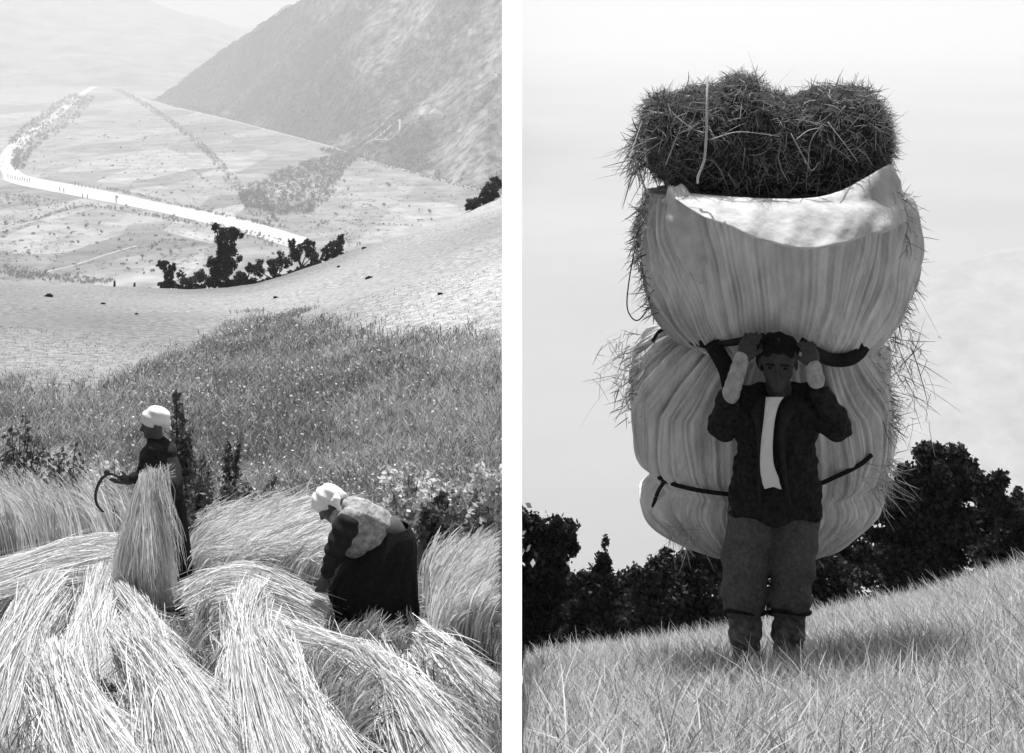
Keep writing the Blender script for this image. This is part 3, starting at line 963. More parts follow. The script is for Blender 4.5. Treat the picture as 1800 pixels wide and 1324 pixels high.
# ------------------------------------------------------------------ rye, stubble and cut straw
def smooth_wob(n, K, amp, knots=4):
    c = rng.normal(0, amp, (n, knots, 3))
    t = np.linspace(0, knots - 1, K); i = np.minimum(t.astype(int), knots - 2); f = (t - i)[None, :, None]; f = f * f * (3 - 2 * f)
    return c[:, i] * (1 - f) + c[:, i + 1] * f

def flow(spine, n, K=9, seg=(0.45, 0.9), wav=0.012):
    """strands laid along a spine of (px, row, lift, half width px) on the near left field, heaped highest in the middle"""
    C4 = spline(np.asarray(spine, float), 60)
    L = rng.uniform(seg[0], seg[1], n)
    t0 = rng.uniform(0, 1, n) * (1 - L)
    m = max(10, n // 38)
    lk = rng.integers(0, m, n)
    lu, ld, lt = rng.uniform(-1.05, 1.05, m), rng.uniform(0, 1, m) ** 1.3, rng.normal(0, 0.10, m)
    u = np.clip(lu[lk] + rng.normal(0, .05, n), -1.15, 1.15)
    depth = np.clip(ld[lk] + rng.normal(0, .10, n), 0, 1.1)
    du = lt[lk] + rng.normal(0, 0.03, n)
    tt = t0[:, None] + L[:, None] * np.linspace(0, 1, K)[None, :]
    tg = np.linspace(0, 1, 60)
    gi = lambda a: np.interp(tt, tg, a)
    px, row, lf, hwid = [gi(C4[:, i]) for i in range(4)]
    hwid = hwid * 0.94 + 13 * (1 - tt) ** 2
    dpx, drow = gi(np.gradient(C4[:, 0])), gi(np.gradient(C4[:, 1]))
    nn = np.hypot(dpx, drow) + 1e-6
    uu = u[:, None] + du[:, None] * np.linspace(-1, 1, K)[None, :]
    px = px + uu * hwid * (drow / nn)
    row = row - uu * hwid * (dpx / nn) * 0.8
    cl_ = np.clip(np.abs(uu), 0, 1)
    lf = lf * 0.62
    pts = on_left(px, row, lf * 0.75)
    g_ = pts[:, :, 2] - lf * 0.75
    pts[:, :, 2] = g_ + np.maximum(0.02, lf * (1 - 0.9 * cl_ ** 2) * (1 - 0.5 * depth[:, None]))
    return pts + smooth_wob(n, K, wav)

def upright(n, px0, px1, r0, r1, h, width, lean=(0, 0), spread=0.1, droop=0.35, K=7):
    m = max(8, n // 16)
    cp = rng.uniform(px0, px1, m); crow = rng.uniform(r0, r1, m); ci = rng.integers(0, m, n)
    cln = rng.normal(0, spread * 1.3, (m, 2)); chh = rng.uniform(0.82, 1.08, m)
    b = on_left(cp, crow)[ci] + np.stack([rng.normal(0, .035, n), rng.normal(0, .035, n), np.zeros(n)], 1)
    hh = h * rng.uniform(0.8, 1.06, n) * chh[ci]
    t = np.linspace(0, 1, K)[None, :, None]
    ln = np.stack([lean[0] + cln[ci, 0] + rng.normal(0, spread * .6, n), lean[1] + cln[ci, 1] + rng.normal(0, spread * .6, n), np.ones(n)], 1)
    dp = np.stack([np.sign(lean[0] + 1e-6) * droop * rng.uniform(0.4, 1.3, n), rng.normal(0, droop * 0.5, n), -droop * 0.75 * rng.uniform(0.6, 1.2, n)], 1)
    pts = b[:, None, :] + hh[:, None, None] * (ln[:, None, :] * t + dp[:, None, :] * t ** 3)
    return pts

W_ = lambda n, a=0.006, b=0.014: rng.uniform(a, b, n)
rye = [upright(4600, -300, 250, 900, 985, 0.84, 0.01, (-0.10, -0.05), 0.07, 0.22),
       upright(1200, -60, 120, 850, 930, 0.84, 0.01, (0.1, -0.05), 0.08, 0.22),
       upright(3300, 318, 570, 940, 1040, 0.66, 0.01, (0.26, -0.1), 0.07, 0.45),
       upright(800, 430, 570, 940, 1010, 0.66, 0.01, (0.05, -0.1), 0.10, 0.4),
       upright(2600, 765, 892, 1050, 1160, 0.60, 0.01, (0.02, -0.15), 0.07, 0.25),
       upright(600, 745, 860, 1030, 1070, 0.60, 0.01, (0.05, -0.15), 0.10, 0.3)]
allp = off_wall(np.concatenate(rye))
kind(mesh("uncut_rye", *ribbons(allp, W_(len(allp), 0.006, 0.013)), M_rye), "stuff")
def clear(p, x0=560, x1=745, r0=1000, r1=1098):
    X, D, Z = p[:, 0, 0], p[:, 0, 1], p[:, 0, 2]
    px = 900 + X / D * F; row = H - Z / D * F
    return p[~((px > x0) & (px < x1) & (row > r0) & (row < r1))]
stub = [clear(upright(7000, -400, 892, 985, 1420, 0.17, 0.01, (0.02, -0.02), 0.25, 0.2, 4)),
        upright(420, 545, 640, 1190, 1330, 0.26, 0.01, (0.05, 0), 0.2, 0.3, 5),
        upright(420, 760, 872, 1215, 1360, 0.24, 0.01, (-0.05, 0), 0.2, 0.3, 5),
        upright(260, 590, 740, 1112, 1140, 0.15, 0.01, (0.05, 0), 0.2, 0.3, 5),
        upright(260, 320, 420, 1060, 1150, 0.22, 0.01, (0.1, 0), 0.3, 0.3, 5)]
stub = [off_wall(p) for p in stub]
sv = [ribbons(p, W_(len(p), 0.005, 0.010)) for p in stub]
kind(mesh("stubble", *join_geo(sv), M_stub), "stuff")

n_ = 7500
px = rng.uniform(-400, 885, n_); row = rng.uniform(985, 1400, n_)
g_ = on_left(px, row, 0.03 + 0.05 * rng.uniform(0, 1, n_))
a_ = rng.normal(0.9, 0.8, n_)
L_ = rng.uniform(0.2, 0.6, (n_, 1))
dr = np.stack([np.cos(a_), -np.sin(a_), rng.normal(-0.02, 0.12, n_)], 1)
t_ = np.linspace(-0.5, 0.5, 5)[None, :, None]
pt_ = g_[:, None] + dr[:, None] * L_[:, None] * t_ + rng.normal(0, .25, (n_, 1, 3)) * [1, 1, .3] * L_[:, None] * t_ ** 2
pt_[:, :, 2] += np.abs(t_[:, :, 0]) * rng.uniform(0, .1, (n_, 1)) - dr[:, 1:2] * 0.0 + (z_left(900 + pt_[:, :, 0] / pt_[:, :, 1] * F, pt_[:, :, 1]) - g_[:, None, 2]) * 1.0
pt_ = off_wall(pt_)
kind(mesh("loose_straw", *ribbons(pt_, W_(len(pt_), 0.0035, 0.008)), M_stub), "stuff")

sheaves = [
 ("cut straw swath sweeping left from the standing woman's feet to the photo edge", [(215, 955, .40, 10), (150, 962, .38, 24), (60, 985, .30, 30), (-60, 1022, .22, 34)], 1500, (.4, .9)),
 ("straw sheaf spilling down the left edge of the field, below the leftward swath", [(95, 1015, .35, 14), (62, 1068, .35, 34), (18, 1150, .28, 55), (-40, 1290, .2, 72)], 2300, (.4, .8)),
 ("small upright straw sheaf left of the held bunch", [(185, 1000, .40, 14), (172, 1060, .36, 36), (160, 1130, .28, 55), (165, 1200, .18, 62)], 1600, (.4, .9)),
 ("long narrow straw sheaf slanting below the held bunch", [(195, 1000, .38, 12), (225, 1050, .36, 22), (265, 1110, .34, 28), (300, 1160, .28, 34)], 1300, (.4, .9)),
 ("wide bright straw fan opening towards the bottom, left of the middle", [(236, 1088, .42, 16), (262, 1140, .40, 46), (315, 1225, .32, 80), (385, 1390, .18, 120)], 3800, (.35, .8)),
 ("straw sheaf fanning to the bottom left corner", [(98, 1140, .38, 16), (112, 1200, .36, 50), (150, 1285, .28, 84), (215, 1420, .16, 115)], 3300, (.35, .8)),
 ("arched straw swath lying before the middle stand of rye", [(318, 1052, .30, 16), (370, 1022, .40, 22), (440, 1012, .45, 26), (520, 1042, .36, 26), (580, 1075, .24, 24)], 1500, (.3, .7)),
 ("tall bright straw sheaf standing in the middle foreground", [(448, 1036, .46, 18), (436, 1095, .46, 34), (452, 1190, .36, 62), (520, 1390, .18, 105)], 3800, (.35, .8)),
 ("straw sheaf leaning out right from the middle sheaf", [(470, 1120, .44, 18), (510, 1190, .38, 30), (555, 1270, .26, 42), (610, 1400, .14, 60)], 2000, (.35, .8)),
 ("straw swath curving from the middle sheaf to below the bent woman", [(450, 1085, .26, 14), (520, 1118, .26, 22), (600, 1146, .26, 22), (670, 1165, .26, 20)], 1500, (.35, .8)),
 ("broad bright straw fan running down to the right of the dark stubble", [(640, 1145, .28, 14), (678, 1185, .30, 34), (740, 1250, .30, 56), (850, 1400, .15, 85)], 3400, (.35, .8)),
 ("straw sheaf slanting from the bent woman's hem towards the white wall", [(738, 1105, .28, 14), (775, 1135, .30, 28), (830, 1175, .32, 38), (930, 1260, .2, 46)], 1900, (.35, .8)),
]
for lab, sp, n, sg in sheaves:
    pts = off_wall(flow(sp, int(n * 2.5), seg=(.5, 1.0))); n = len(pts)
    root = on_left(np.array(sp[0][0], float), np.array(sp[0][1], float))
    e = empty("straw_sheaf", lab, "sheaf", root, "cut straw sheaves lying in the field")
    n1 = int(n * 0.92)
    mesh("straw", *ribbons(pts[:n1], W_(n1, 0.003, 0.0066)), M_straw, e)
    # stray stalks crossing the flow
    q = pts[n1:].copy()
    q += rng.normal(0, 0.02, (len(q), 1, 3)) + (np.linspace(-1, 1, q.shape[1])[None, :, None] * rng.normal(0, 0.07, (len(q), 1, 3)) * [1, 1, 0.3])
    q[:, :, 2] += 0.02
    q = off_wall(q)
    mesh("stray_stalks", *ribbons(q, W_(len(q), 0.0035, 0.006)), M_straw, e)

# ------------------------------------------------------------------ people
def W3(D0):
    return lambda px, row, dy=0.0: P(px, row, D0 + dy)

def loft(rings, n=72, fold=None, close_bottom=False):
    """rings: (centre, half width, half depth) ; fold(theta, t) gives a radial factor"""
    K = len(rings)
    cs = spline(np.array([list(c) + [a, b] for c, a, b in rings], float), K * 8)
    th = np.linspace(0, 2 * math.pi, n, endpoint=False)
    V = []
    for i, r in enumerate(cs):
        f = 1.0 if fold is None else fold(th, i / (len(cs) - 1))
        V.append(np.stack([r[0] + r[3] * np.cos(th) * f, r[1] + r[4] * np.sin(th) * f, np.full(n, r[2]) if np.ndim(f) == 0 else r[2] + 0 * th], 1))
    V = np.concatenate(V)
    return V, grid_faces(len(cs), n, True)

def solid(o, th=0.006):
    md = o.modifiers.new("thickness", 'SOLIDIFY')
    md.thickness = th
    return o

# --- standing woman
w = W3(11.65)
face = unit([-0.9, -0.35, -0.12])
hc = w(270, 744)
body = head_prims(hc, face, (0, 0, 1), 0.98)
nk, sh, ws, hp = w(275, 775), w(281, 800), w(284, 862), w(288, 900)
hand1, hand2 = w(228, 842, -.22), w(296, 852, -.42)
body += [C(hc + [0.02, 0, -0.06], .05, nk, .052), C(nk, .055, sh, .09), C(sh, .125, ws, .115), C(ws, .12, hp, .15),
         C(w(272, 796, -.14), .055, w(249, 836, -.2), .042), C(w(249, 836, -.2), .04, hand1, .026),
         C(w(292, 796, .02), .055, w(304, 842, -.22), .044), C(w(304, 842, -.22), .04, hand2, .027),
         C(w(283, 905, -.08), .08, w(290, 985, -.09), .06), C(w(290, 985, -.09), .055, w(296, 1056, -.06), .04),
         C(w(293, 905, .08), .08, w(298, 985, .08), .06), C(w(298, 985, .08), .055, w(304, 1056, .1), .04),
         C(w(296, 1056, -.06), .04, w(276, 1062, -.1), .035), C(w(304, 1056, .1), .04, w(284, 1060, .06), .035)]
body += hand_prims(hand1, (-1, -.1, 0.0), (0, -.4, 1), (0, -1, -.3), 0.95, 1.0)
body += hand_prims(hand2, (-1, -.25, -.05), (0, -.4, 1), (0, -1, .2), 0.95, .5)
V, Fc = surf(body, 0.0075)
woman = mesh("person", V, Fc, M_skin, smooth=True)
tag(woman, "standing woman in white headscarf and dark blouse holding a sickle and a bunch of rye", "person")
sleeve = lambda a, ra, b, rb: C(a, ra, b, rb, 0.02)
bl = [C(w(279, 792), .115, w(282, 830), .155), C(w(282, 830), .155, w(287, 868), .165), C(w(275, 778), .075, w(281, 800), .13),
      E(w(277, 806, -.06), (.15, .13, .12)),
      sleeve(w(270, 794, -.14), .075, w(251, 834, -.2), .062), sleeve(w(251, 834, -.2), .06, w(236, 841, -.22), .046),
      sleeve(w(293, 796, .0), .08, w(306, 842, -.2), .07), sleeve(w(306, 842, -.2), .068, w(301, 851, -.36), .05),
      C(w(290, 862), .15, w(300, 880, 0), .12)]
fold = lambda X, Y, Z: 0.006 * np.sin(X * 40 + Z * 22 + 2 * np.sin(Z * 9)) + 0.004 * np.sin(Z * 70 + X * 25)
mesh("blouse", *surf(bl, 0.009, 0.035, fold), M_blouse, woman, smooth=True)
V, Fc = loft([(w(289, 852), .14, .13), (w(288, 885), .165, .16), (w(288, 940), .19, .20), (w(289, 1000), .22, .24), (w(289, 1046), .25, .27)],
             96, lambda th, t: 1 + 0.05 * t * np.sin(th * 13 + 3 * t) + 0.03 * t * np.sin(th * 29))
solid(mesh("skirt", V, Fc, M_black, woman, smooth=True))
r_ = np.cross(face, [0, 0, 1])
Rf = np.array([face, unit(r_), np.cross(unit(r_), face)])
sc = [E(hc + [0.012, 0.0, 0.052], (.112, .095, .088), .02, Rf), E(hc - face * 0.085 + [0, 0, 0.01], (.05, .07, .06), .03, Rf),
      C(hc - face * 0.10 + [0, 0, -0.02], .03, hc - face * 0.135 + [0, 0, -0.075], .014, .02), E(hc - face * 0.105 + [0, 0, -0.012], (.028, .026, .024), .01)]
mesh("headscarf", *surf(sc, 0.006, 0.02, lambda X, Y, Z: 0.004 * np.sin(Z * 90 + X * 40)), M_scarf, woman, smooth=True)

# sickle in her hand
e = empty("sickle", "dark iron sickle with curved blade held out by the standing woman", "sickle", hand1)
hp_ = hand1 + np.array([-0.075, -0.035, -0.012])
V, Fc = tube(spline([hp_ + [0.10, 0.02, -0.015], hp_, hp_ + [-0.07, 0, 0.022]], 8), [.015, .018, .017, .016, .016, .017, .015, .012], 8)
mesh("handle", V, Fc, M_wood, e, smooth=True)
bp = [(207, 839), (198, 834), (188, 835), (178, 843), (171, 857), (168, 873), (171, 888), (180, 899), (184, 898)]
bl_ = spline(np.array([w(a, b, -.25) for a, b in bp]), 40)
wd = np.interp(np.linspace(0, 1, 40), [0, .15, .5, .85, 1], [.007, .010, .012, .009, .002])
nrm = np.gradient(bl_, axis=0); nrm = np.stack([nrm[:, 2], 0 * nrm[:, 0], -nrm[:, 0]], 1); nrm /= np.linalg.norm(nrm, axis=1, keepdims=True)
Vb = np.concatenate([bl_ + nrm * wd[:, None] + [0, s_, 0] for s_ in (-.003, .003)] + [bl_ - nrm * wd[:, None] + [0, s_, 0] for s_ in (-.001, .001)])
i = np.arange(39)
q = lambda a, b: np.stack([a * 40 + i, a * 40 + i + 1, b * 40 + i + 1, b * 40 + i], 1)
mesh("blade", Vb, np.concatenate([q(0, 1), q(1, 3), q(3, 2), q(2, 0)]), M_iron, e)
V, Fc = tube([w(189, 836, -.25), w(188, 830, -.25), w(187, 825, -.25)], [.016, .026, .012], 8)
mesh("tip_knob", V, Fc, M_wood, e, smooth=True)

# bunch of rye she holds in front of her skirt
def hang(n, top, bot_px0, bot_px1, D, rowend):
    K = 9
    t = np.linspace(0, 1, K)[None, :, None]
    u = np.clip(rng.normal(0, .5, n), -1, 1)
    a = np.stack([top[0] + u * 0.03 + rng.normal(0, .02, n), top[1] + rng.normal(0, .04, n), top[2] + rng.uniform(-0.05, .10, n)], 1)
    pxb = (bot_px0 + bot_px1) / 2 + u * (bot_px1 - bot_px0) / 2
    re = rowend + rng.uniform(-70, 15, n)
    b = np.array([P(p, r, D - 0.25 * (1 - abs(q_)) + rng.normal(0, .07)) for p, r, q_ in zip(pxb, re, u)])
    mid = (a * 0.5 + b * 0.5) + np.stack([u * 0.03, -0.08 * np.ones(n), 0.06 * np.ones(n)], 1)
    pts = (1 - t) ** 2 * a[:, None] + 2 * t * (1 - t) * mid[:, None] + t ** 2 * b[:, None]
    return pts + rng.normal(0, .008, pts.shape)
e = empty("rye_bunch", "bunch of long rye hanging from the standing woman's arm to the ground", "sheaf", P(265, 1050, 11.0))
pts = hang(2300, P(262, 850, 11.12), 196, 312, 10.85, 1068)
mesh("straw", *ribbons(pts, W_(len(pts), .004, .009)), M_bunch, e)
pts = hang(60, P(285, 838, 11.1), 285, 330, 11.0, 1010)
mesh("stray_stalks", *ribbons(pts, W_(len(pts), .005, .008)), M_straw, e)
tp = np.array([spline([w(262 + rng.uniform(-12, 10), 862, -.53), w(270 + rng.uniform(-15, 15), 845, -.55), w(282 + rng.uniform(-30, 28), 828 + rng.uniform(-14, 12), -.5)], 6) for _ in range(90)])
mesh("cut_ends", *ribbons(tp, W_(90, .005, .009)), M_straw, e)

# --- bent woman
w = W3(10.3)
face = unit([-0.72, -0.25, -0.75])
upv = unit([-0.62, 0, 0.72])
hc = w(578, 886)
body = head_prims(hc, face, upv, 0.98)
nk, sh, ws, hp = w(597, 897), w(615, 908), w(680, 938), w(697, 962)
hA, hB = w(571, 1018, -.18), w(588, 1022, .02)
body += [C(hc + [0.04, 0, -0.02], .05, nk, .052), C(nk, .055, sh, .1), C(sh, .13, ws, .125), C(ws, .12, hp, .125),
         C(w(610, 918, -.17), .058, w(588, 970, -.24), .044), C(w(588, 970, -.24), .042, hA, .027),
         C(w(622, 925, .15), .058, w(614, 978, .1), .044), C(w(614, 978, .1), .042, hB, .027),
         C(w(686, 972, -.08), .08, w(668, 1040, -.12), .065), C(w(668, 1040, -.12), .06, w(690, 1110, -.1), .042),
         C(w(690, 972, .08), .08, w(680, 1040, .12), .065), C(w(680, 1040, .12), .06, w(705, 1108, .12), .042),
         C(w(690, 1110, -.1), .042, w(668, 1118, -.14), .036), C(w(705, 1108, .12), .042, w(684, 1113, .1), .036)]
body += hand_prims(hA, (-.45, -.1, -1), (-1, 0, .3), (-.2, -1, 0), 0.95, .8)
body += hand_prims(hB, (-.6, -.1, -1), (-1, 0, .3), (-.2, -1, 0), 0.95, .8)
V, Fc = surf(body, 0.0075)
woman2 = mesh("person", V, Fc, M_skin, smooth=True)
tag(woman2, "bent woman in white headscarf and wide black skirt gathering cut rye", "person")
bl = [C(w(604, 903), .10, w(622, 916), .165), C(w(622, 916), .165, w(658, 932), .155), C(w(658, 932), .155, w(686, 940), .115),
      E(w(630, 945, -.02), (.15, .17, .13)),
      sleeve(w(613, 916, -.15), .09, w(608, 930, -.19), .085), sleeve(w(624, 925, .15), .09, w(622, 940, .13), .085)]
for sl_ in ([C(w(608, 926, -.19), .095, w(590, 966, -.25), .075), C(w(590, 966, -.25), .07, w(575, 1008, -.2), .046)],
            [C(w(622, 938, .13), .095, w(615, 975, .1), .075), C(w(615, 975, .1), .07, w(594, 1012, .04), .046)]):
    mesh("sleeve", *surf(sl_, 0.008, 0.02, lambda X, Y, Z: 0.006 * np.sin(Z * 70 + X * 30)), M_blouse, woman2, smooth=True)  # dark sleeve colour carries the shade falling on her arms
fold = lambda X, Y, Z: 0.006 * np.sin(X * 14 + Z * 34 + 2.5 * np.sin(Y * 9)) + 0.004 * np.sin((Z + 0.42 * X) * 85 + 2 * np.sin(X * 7))
mesh("blouse", *surf(bl, 0.009, 0.035, fold), M_blouse2, woman2, smooth=True)
def fold2(th, t):
    return 1 + 0.05 * t * np.sin(th * 12 + 4 * t) + 0.03 * t * np.sin(th * 27 + 1)
pxw = 10.3 / F
V, Fc = loft([(w(694, 926), 24 * pxw, .12), (w(692, 944), 36 * pxw, .17), (w(681, 966), 50 * pxw, .22), (w(662, 1000), 67 * pxw, .27), (w(655, 1028), 76 * pxw, .31), (w(662, 1062), 71 * pxw, .33), (w(667, 1096), 68 * pxw, .35)], 110, fold2)
solid(mesh("skirt", V, Fc, M_black, woman2, smooth=True))
r_ = unit(np.cross(face, upv)); up2 = np.cross(r_, face)
Rf = np.array([face, r_, up2])
sc = [E(hc + up2 * 0.05 - face * 0.012, (.112, .095, .086), .02, Rf), E(hc - face * 0.085 + up2 * 0.01, (.05, .07, .06), .03, Rf),
      E(hc - face * 0.06 + [0.01, -0.085, 0.0], (.035, .03, .035), .02), C(hc - face * 0.07 + [0.02, -0.09, 0], .026, hc - face * 0.06 + [0.05, -0.1, -0.07], .012, .015),
      C(hc - face * 0.10, .03, hc - face * 0.14 + [0.02, 0, -0.04], .016, .02)]
mesh("headscarf", *surf(sc, 0.006, 0.02, lambda X, Y, Z: 0.004 * np.sin(Z * 90 + X * 60)), M_scarf, woman2, smooth=True)

# ------------------------------------------------------------------ right: the hay carrier
D0 = 6.67
w = W3(D0)
s0 = D0 / F
def bundle(rows, yc, depth, pleat, n=900, rep=26, ex=0.8):
    """cloth hull; rows: (row, left px, right px, depth factor)"""
    cs = spline(np.array(rows, float), len(rows) * rep)
    th = np.linspace(0, 2 * math.pi, n, endpoint=False)
    cx, sx = np.cos(th), np.sin(th)
    sgn = lambda v: np.sign(v) * np.abs(v) ** ex
    V = []
    for i, (row, l, r, df) in enumerate(cs):
        sb = (D0 + yc) / F
        z = -(row - H) * sb
        f = 1 + pleat(th, row)
        V.append(np.stack([((l + r) / 2 - 900) * sb + (r - l) / 2 * sb * sgn(cx) * f, D0 + yc + depth * df * sgn(sx) * f, z + 0 * th], 1))
    V = np.concatenate(V)
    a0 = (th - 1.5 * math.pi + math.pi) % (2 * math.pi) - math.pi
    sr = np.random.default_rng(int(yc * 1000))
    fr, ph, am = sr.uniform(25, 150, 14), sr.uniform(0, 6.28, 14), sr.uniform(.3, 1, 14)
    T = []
    for row, *_ in cs:                                   # woven stripes double as painted fold shade along the cloth, dirt in blotches
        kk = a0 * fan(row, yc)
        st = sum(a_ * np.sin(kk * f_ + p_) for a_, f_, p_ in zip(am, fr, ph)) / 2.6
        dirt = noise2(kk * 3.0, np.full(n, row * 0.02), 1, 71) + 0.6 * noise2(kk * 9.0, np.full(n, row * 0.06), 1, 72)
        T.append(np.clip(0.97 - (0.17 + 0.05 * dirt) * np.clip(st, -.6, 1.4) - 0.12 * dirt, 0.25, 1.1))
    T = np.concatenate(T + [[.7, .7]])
    k = len(cs)
    Fq = grid_faces(k, n, True)
    V = np.concatenate([V, [V[:n].mean(0)], [V[(k - 1) * n:k * n].mean(0)]])
    j = np.arange(n); j2 = (j + 1) % n
    tri = np.concatenate([np.stack([np.full(n, k * n), j, j2], 1), np.stack([np.full(n, k * n + 1), (k - 1) * n + j2, (k - 1) * n + j], 1)])
    return V, [Fq, tri], T

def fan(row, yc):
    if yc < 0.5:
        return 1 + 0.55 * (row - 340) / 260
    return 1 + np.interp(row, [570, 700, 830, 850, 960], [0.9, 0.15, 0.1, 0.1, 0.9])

def ridge(x):
    return 1 - 2 * np.abs(np.sin(x * 0.5)) ** 0.7

def valley(x):
    return 2 * np.abs(np.sin(x * 0.5)) ** 0.6 - 1.25

def pl_up(th, row):
    a = (th - 1.5 * math.pi + math.pi) % (2 * math.pi) - math.pi          # 0 at the front, +-pi/2 at the sides
    k = a * (1 + 0.55 * (row - 340) / 260)
    g = np.interp(row, [330, 360, 480, 560, 615], [0.030, 0.026, 0.026, 0.034, 0.050])
    side = 0.14 + 1.3 * np.clip(np.abs(a) / 1.5, 0, 1) ** 1.3
    low = 0.022 * np.sin(th * 5 + row * 0.02) + 0.014 * np.sin(th * 9 - row * 0.035 + 1) + 0.008 * np.sin(th * 17 + row * 0.05)
    return g * side * (valley(k * 19) + 0.6 * valley(k * 31 + 1.7) + 0.25 * np.sin(k * 57)) * 1.5 + low

def pl_low(th, row):
    a = (th - 1.5 * math.pi + math.pi) % (2 * math.pi) - math.pi
    k = a * (1 + np.interp(row, [570, 700, 830, 850, 960], [0.9, 0.15, 0.1, 0.1, 0.9]))
    g = np.interp(row, [560, 620, 760, 815, 835, 852, 880, 960], [0.060, 0.032, 0.024, 0.030, 0.010, 0.012, 0.034, 0.05])
    low = 0.022 * np.sin(th * 4 + row * 0.015) + 0.014 * np.sin(th * 9 + row * .03) + 0.008 * np.sin(th * 15 - row * 0.04)
    return g * (valley(k * 17) + 0.7 * valley(k * 29 + 1) + 0.3 * np.sin(k * 51)) * 1.15 + low

up_c, up_d = 0.43, 0.46
upper_rows = [(338, 1152, 1572, .92), (352, 1145, 1584, .97), (380, 1138, 1593, 1.0), (440, 1138, 1594, 1.02), (500, 1150, 1584, 1.0), (550, 1166, 1562, .95), (588, 1195, 1535, .86), (606, 1222, 1512, .78), (618, 1265, 1475, .6)]
base_u = w(1365, 606, up_c)
eu = empty("hay_bundle", "upper bundle of dark hay in a tied linen sheet above the carrier's head", "bundle", base_u)
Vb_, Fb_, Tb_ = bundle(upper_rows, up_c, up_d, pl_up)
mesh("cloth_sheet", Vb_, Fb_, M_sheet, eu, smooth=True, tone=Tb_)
lo_c, lo_d = 0.66, 0.50
lower_rows = [(566, 1240, 1480, .6), (574, 1195, 1512, .8), (590, 1156, 1530, .92), (640, 1124, 1544, .98), (700, 1114, 1552, 1.0), (760, 1117, 1556, 1.0), (795, 1124, 1550, .97), (818, 1138, 1540, .95), (836, 1154, 1524, .90), (850, 1146, 1532, .92), (870, 1132, 1540, .95), (905, 1150, 1510, .88), (935, 1190, 1472, .76), (955, 1240, 1430, .55)]
el = empty("hay_bundle", "lower bulging linen bundle tied with dark rope behind the carrier's back", "bundle", w(1345, 955, lo_c))
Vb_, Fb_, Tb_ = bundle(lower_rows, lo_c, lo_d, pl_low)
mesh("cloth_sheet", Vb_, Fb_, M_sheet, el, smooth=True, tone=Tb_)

def front(px, row, lift=0.02, which="u"):
    """point on the front face of a bundle"""
    rows, yc, dp = (upper_rows, up_c, up_d) if which == "u" else (lower_rows, lo_c, lo_d)
    a = np.array(rows, float)
    D = D0 + yc - dp
    for _ in range(5):
        k = D / (D0 + yc)
        rr, pp = H + (row - H) * k, 900 + (px - 900) * k
        l, r, df = [np.interp(rr, a[:, 0], a[:, i]) for i in (1, 2, 3)]
        cc = np.clip(abs((pp - (l + r) / 2) / ((r - l) / 2)), 0, 0.999)
        D = D0 + yc - dp * df * max(0.0, 1 - cc ** 2.5) ** 0.4
    return P(px, row, D - lift)

# white folded hem
NH = 110
top = spline(np.array([(1178, 336), (1230, 343), (1330, 350), (1420, 350), (1475, 338), (1525, 312), (1562, 292), (1582, 318)], float), NH)
bot = spline(np.array([(1186, 346), (1228, 376), (1310, 414), (1400, 434), (1470, 434), (1520, 418), (1562, 402), (1590, 388)], float), NH)
bot[:, 1] += 3.5 * np.sin(bot[:, 0] * 0.033) + 1.5 * np.sin(bot[:, 0] * 0.081 + 1) + np.where(np.abs(bot[:, 0] - 1440) < 30, 4 * np.cos((bot[:, 0] - 1440) / 30 * 1.57), 0)
nr_ = 22
V = []
for k in range(nr_):
    t = k / (nr_ - 1)
    for a, b in zip(top, bot):
        p = a * (1 - t) + b * t
        lift = 0.015 + 0.23 * t ** 0.8 * min(1.0, 0.35 + 1.2 * math.sin(math.pi * min(1, max(0, (a[0] - 1175) / 410)))) + (0.008 * math.sin(p[0] * 0.075 + p[1] * 0.04) + 0.006 * math.sin(p[0] * 0.031 - p[1] * 0.07 + 1) + 0.003 * math.sin(p[0] * 0.16 + p[1] * 0.09)) * (0.3 + t)
        V.append(front(p[0], p[1], lift))
o = mesh("folded_hem", V, grid_faces(nr_, NH), M_hem, eu, smooth=True)
solid(o, 0.005)
# knotted corner of the sheet on the left
kn = [(1192, 348, .05), (1200, 390, .055), (1210, 430, .05), (1222, 462, .04), (1228, 488, .02)]
pr = []
for (a, b, r), (a2, b2, r2_) in zip(kn[:-1], kn[1:]):
    pr += [C(front(a, b, .03), r * 1.25, front(a2, b2, .03), r2_ * 1.25, .02)]
pr += [E(front(1180, 352, .02), (.045, .03, .03), .02), E(front(1212, 347, .03), (.05, .03, .02), .02)]
mesh("knotted_corner", *surf(pr, .008, .02, lambda X, Y, Z: .008 * np.sin(X * 95 + Z * 30)), M_hem, eu, smooth=True)

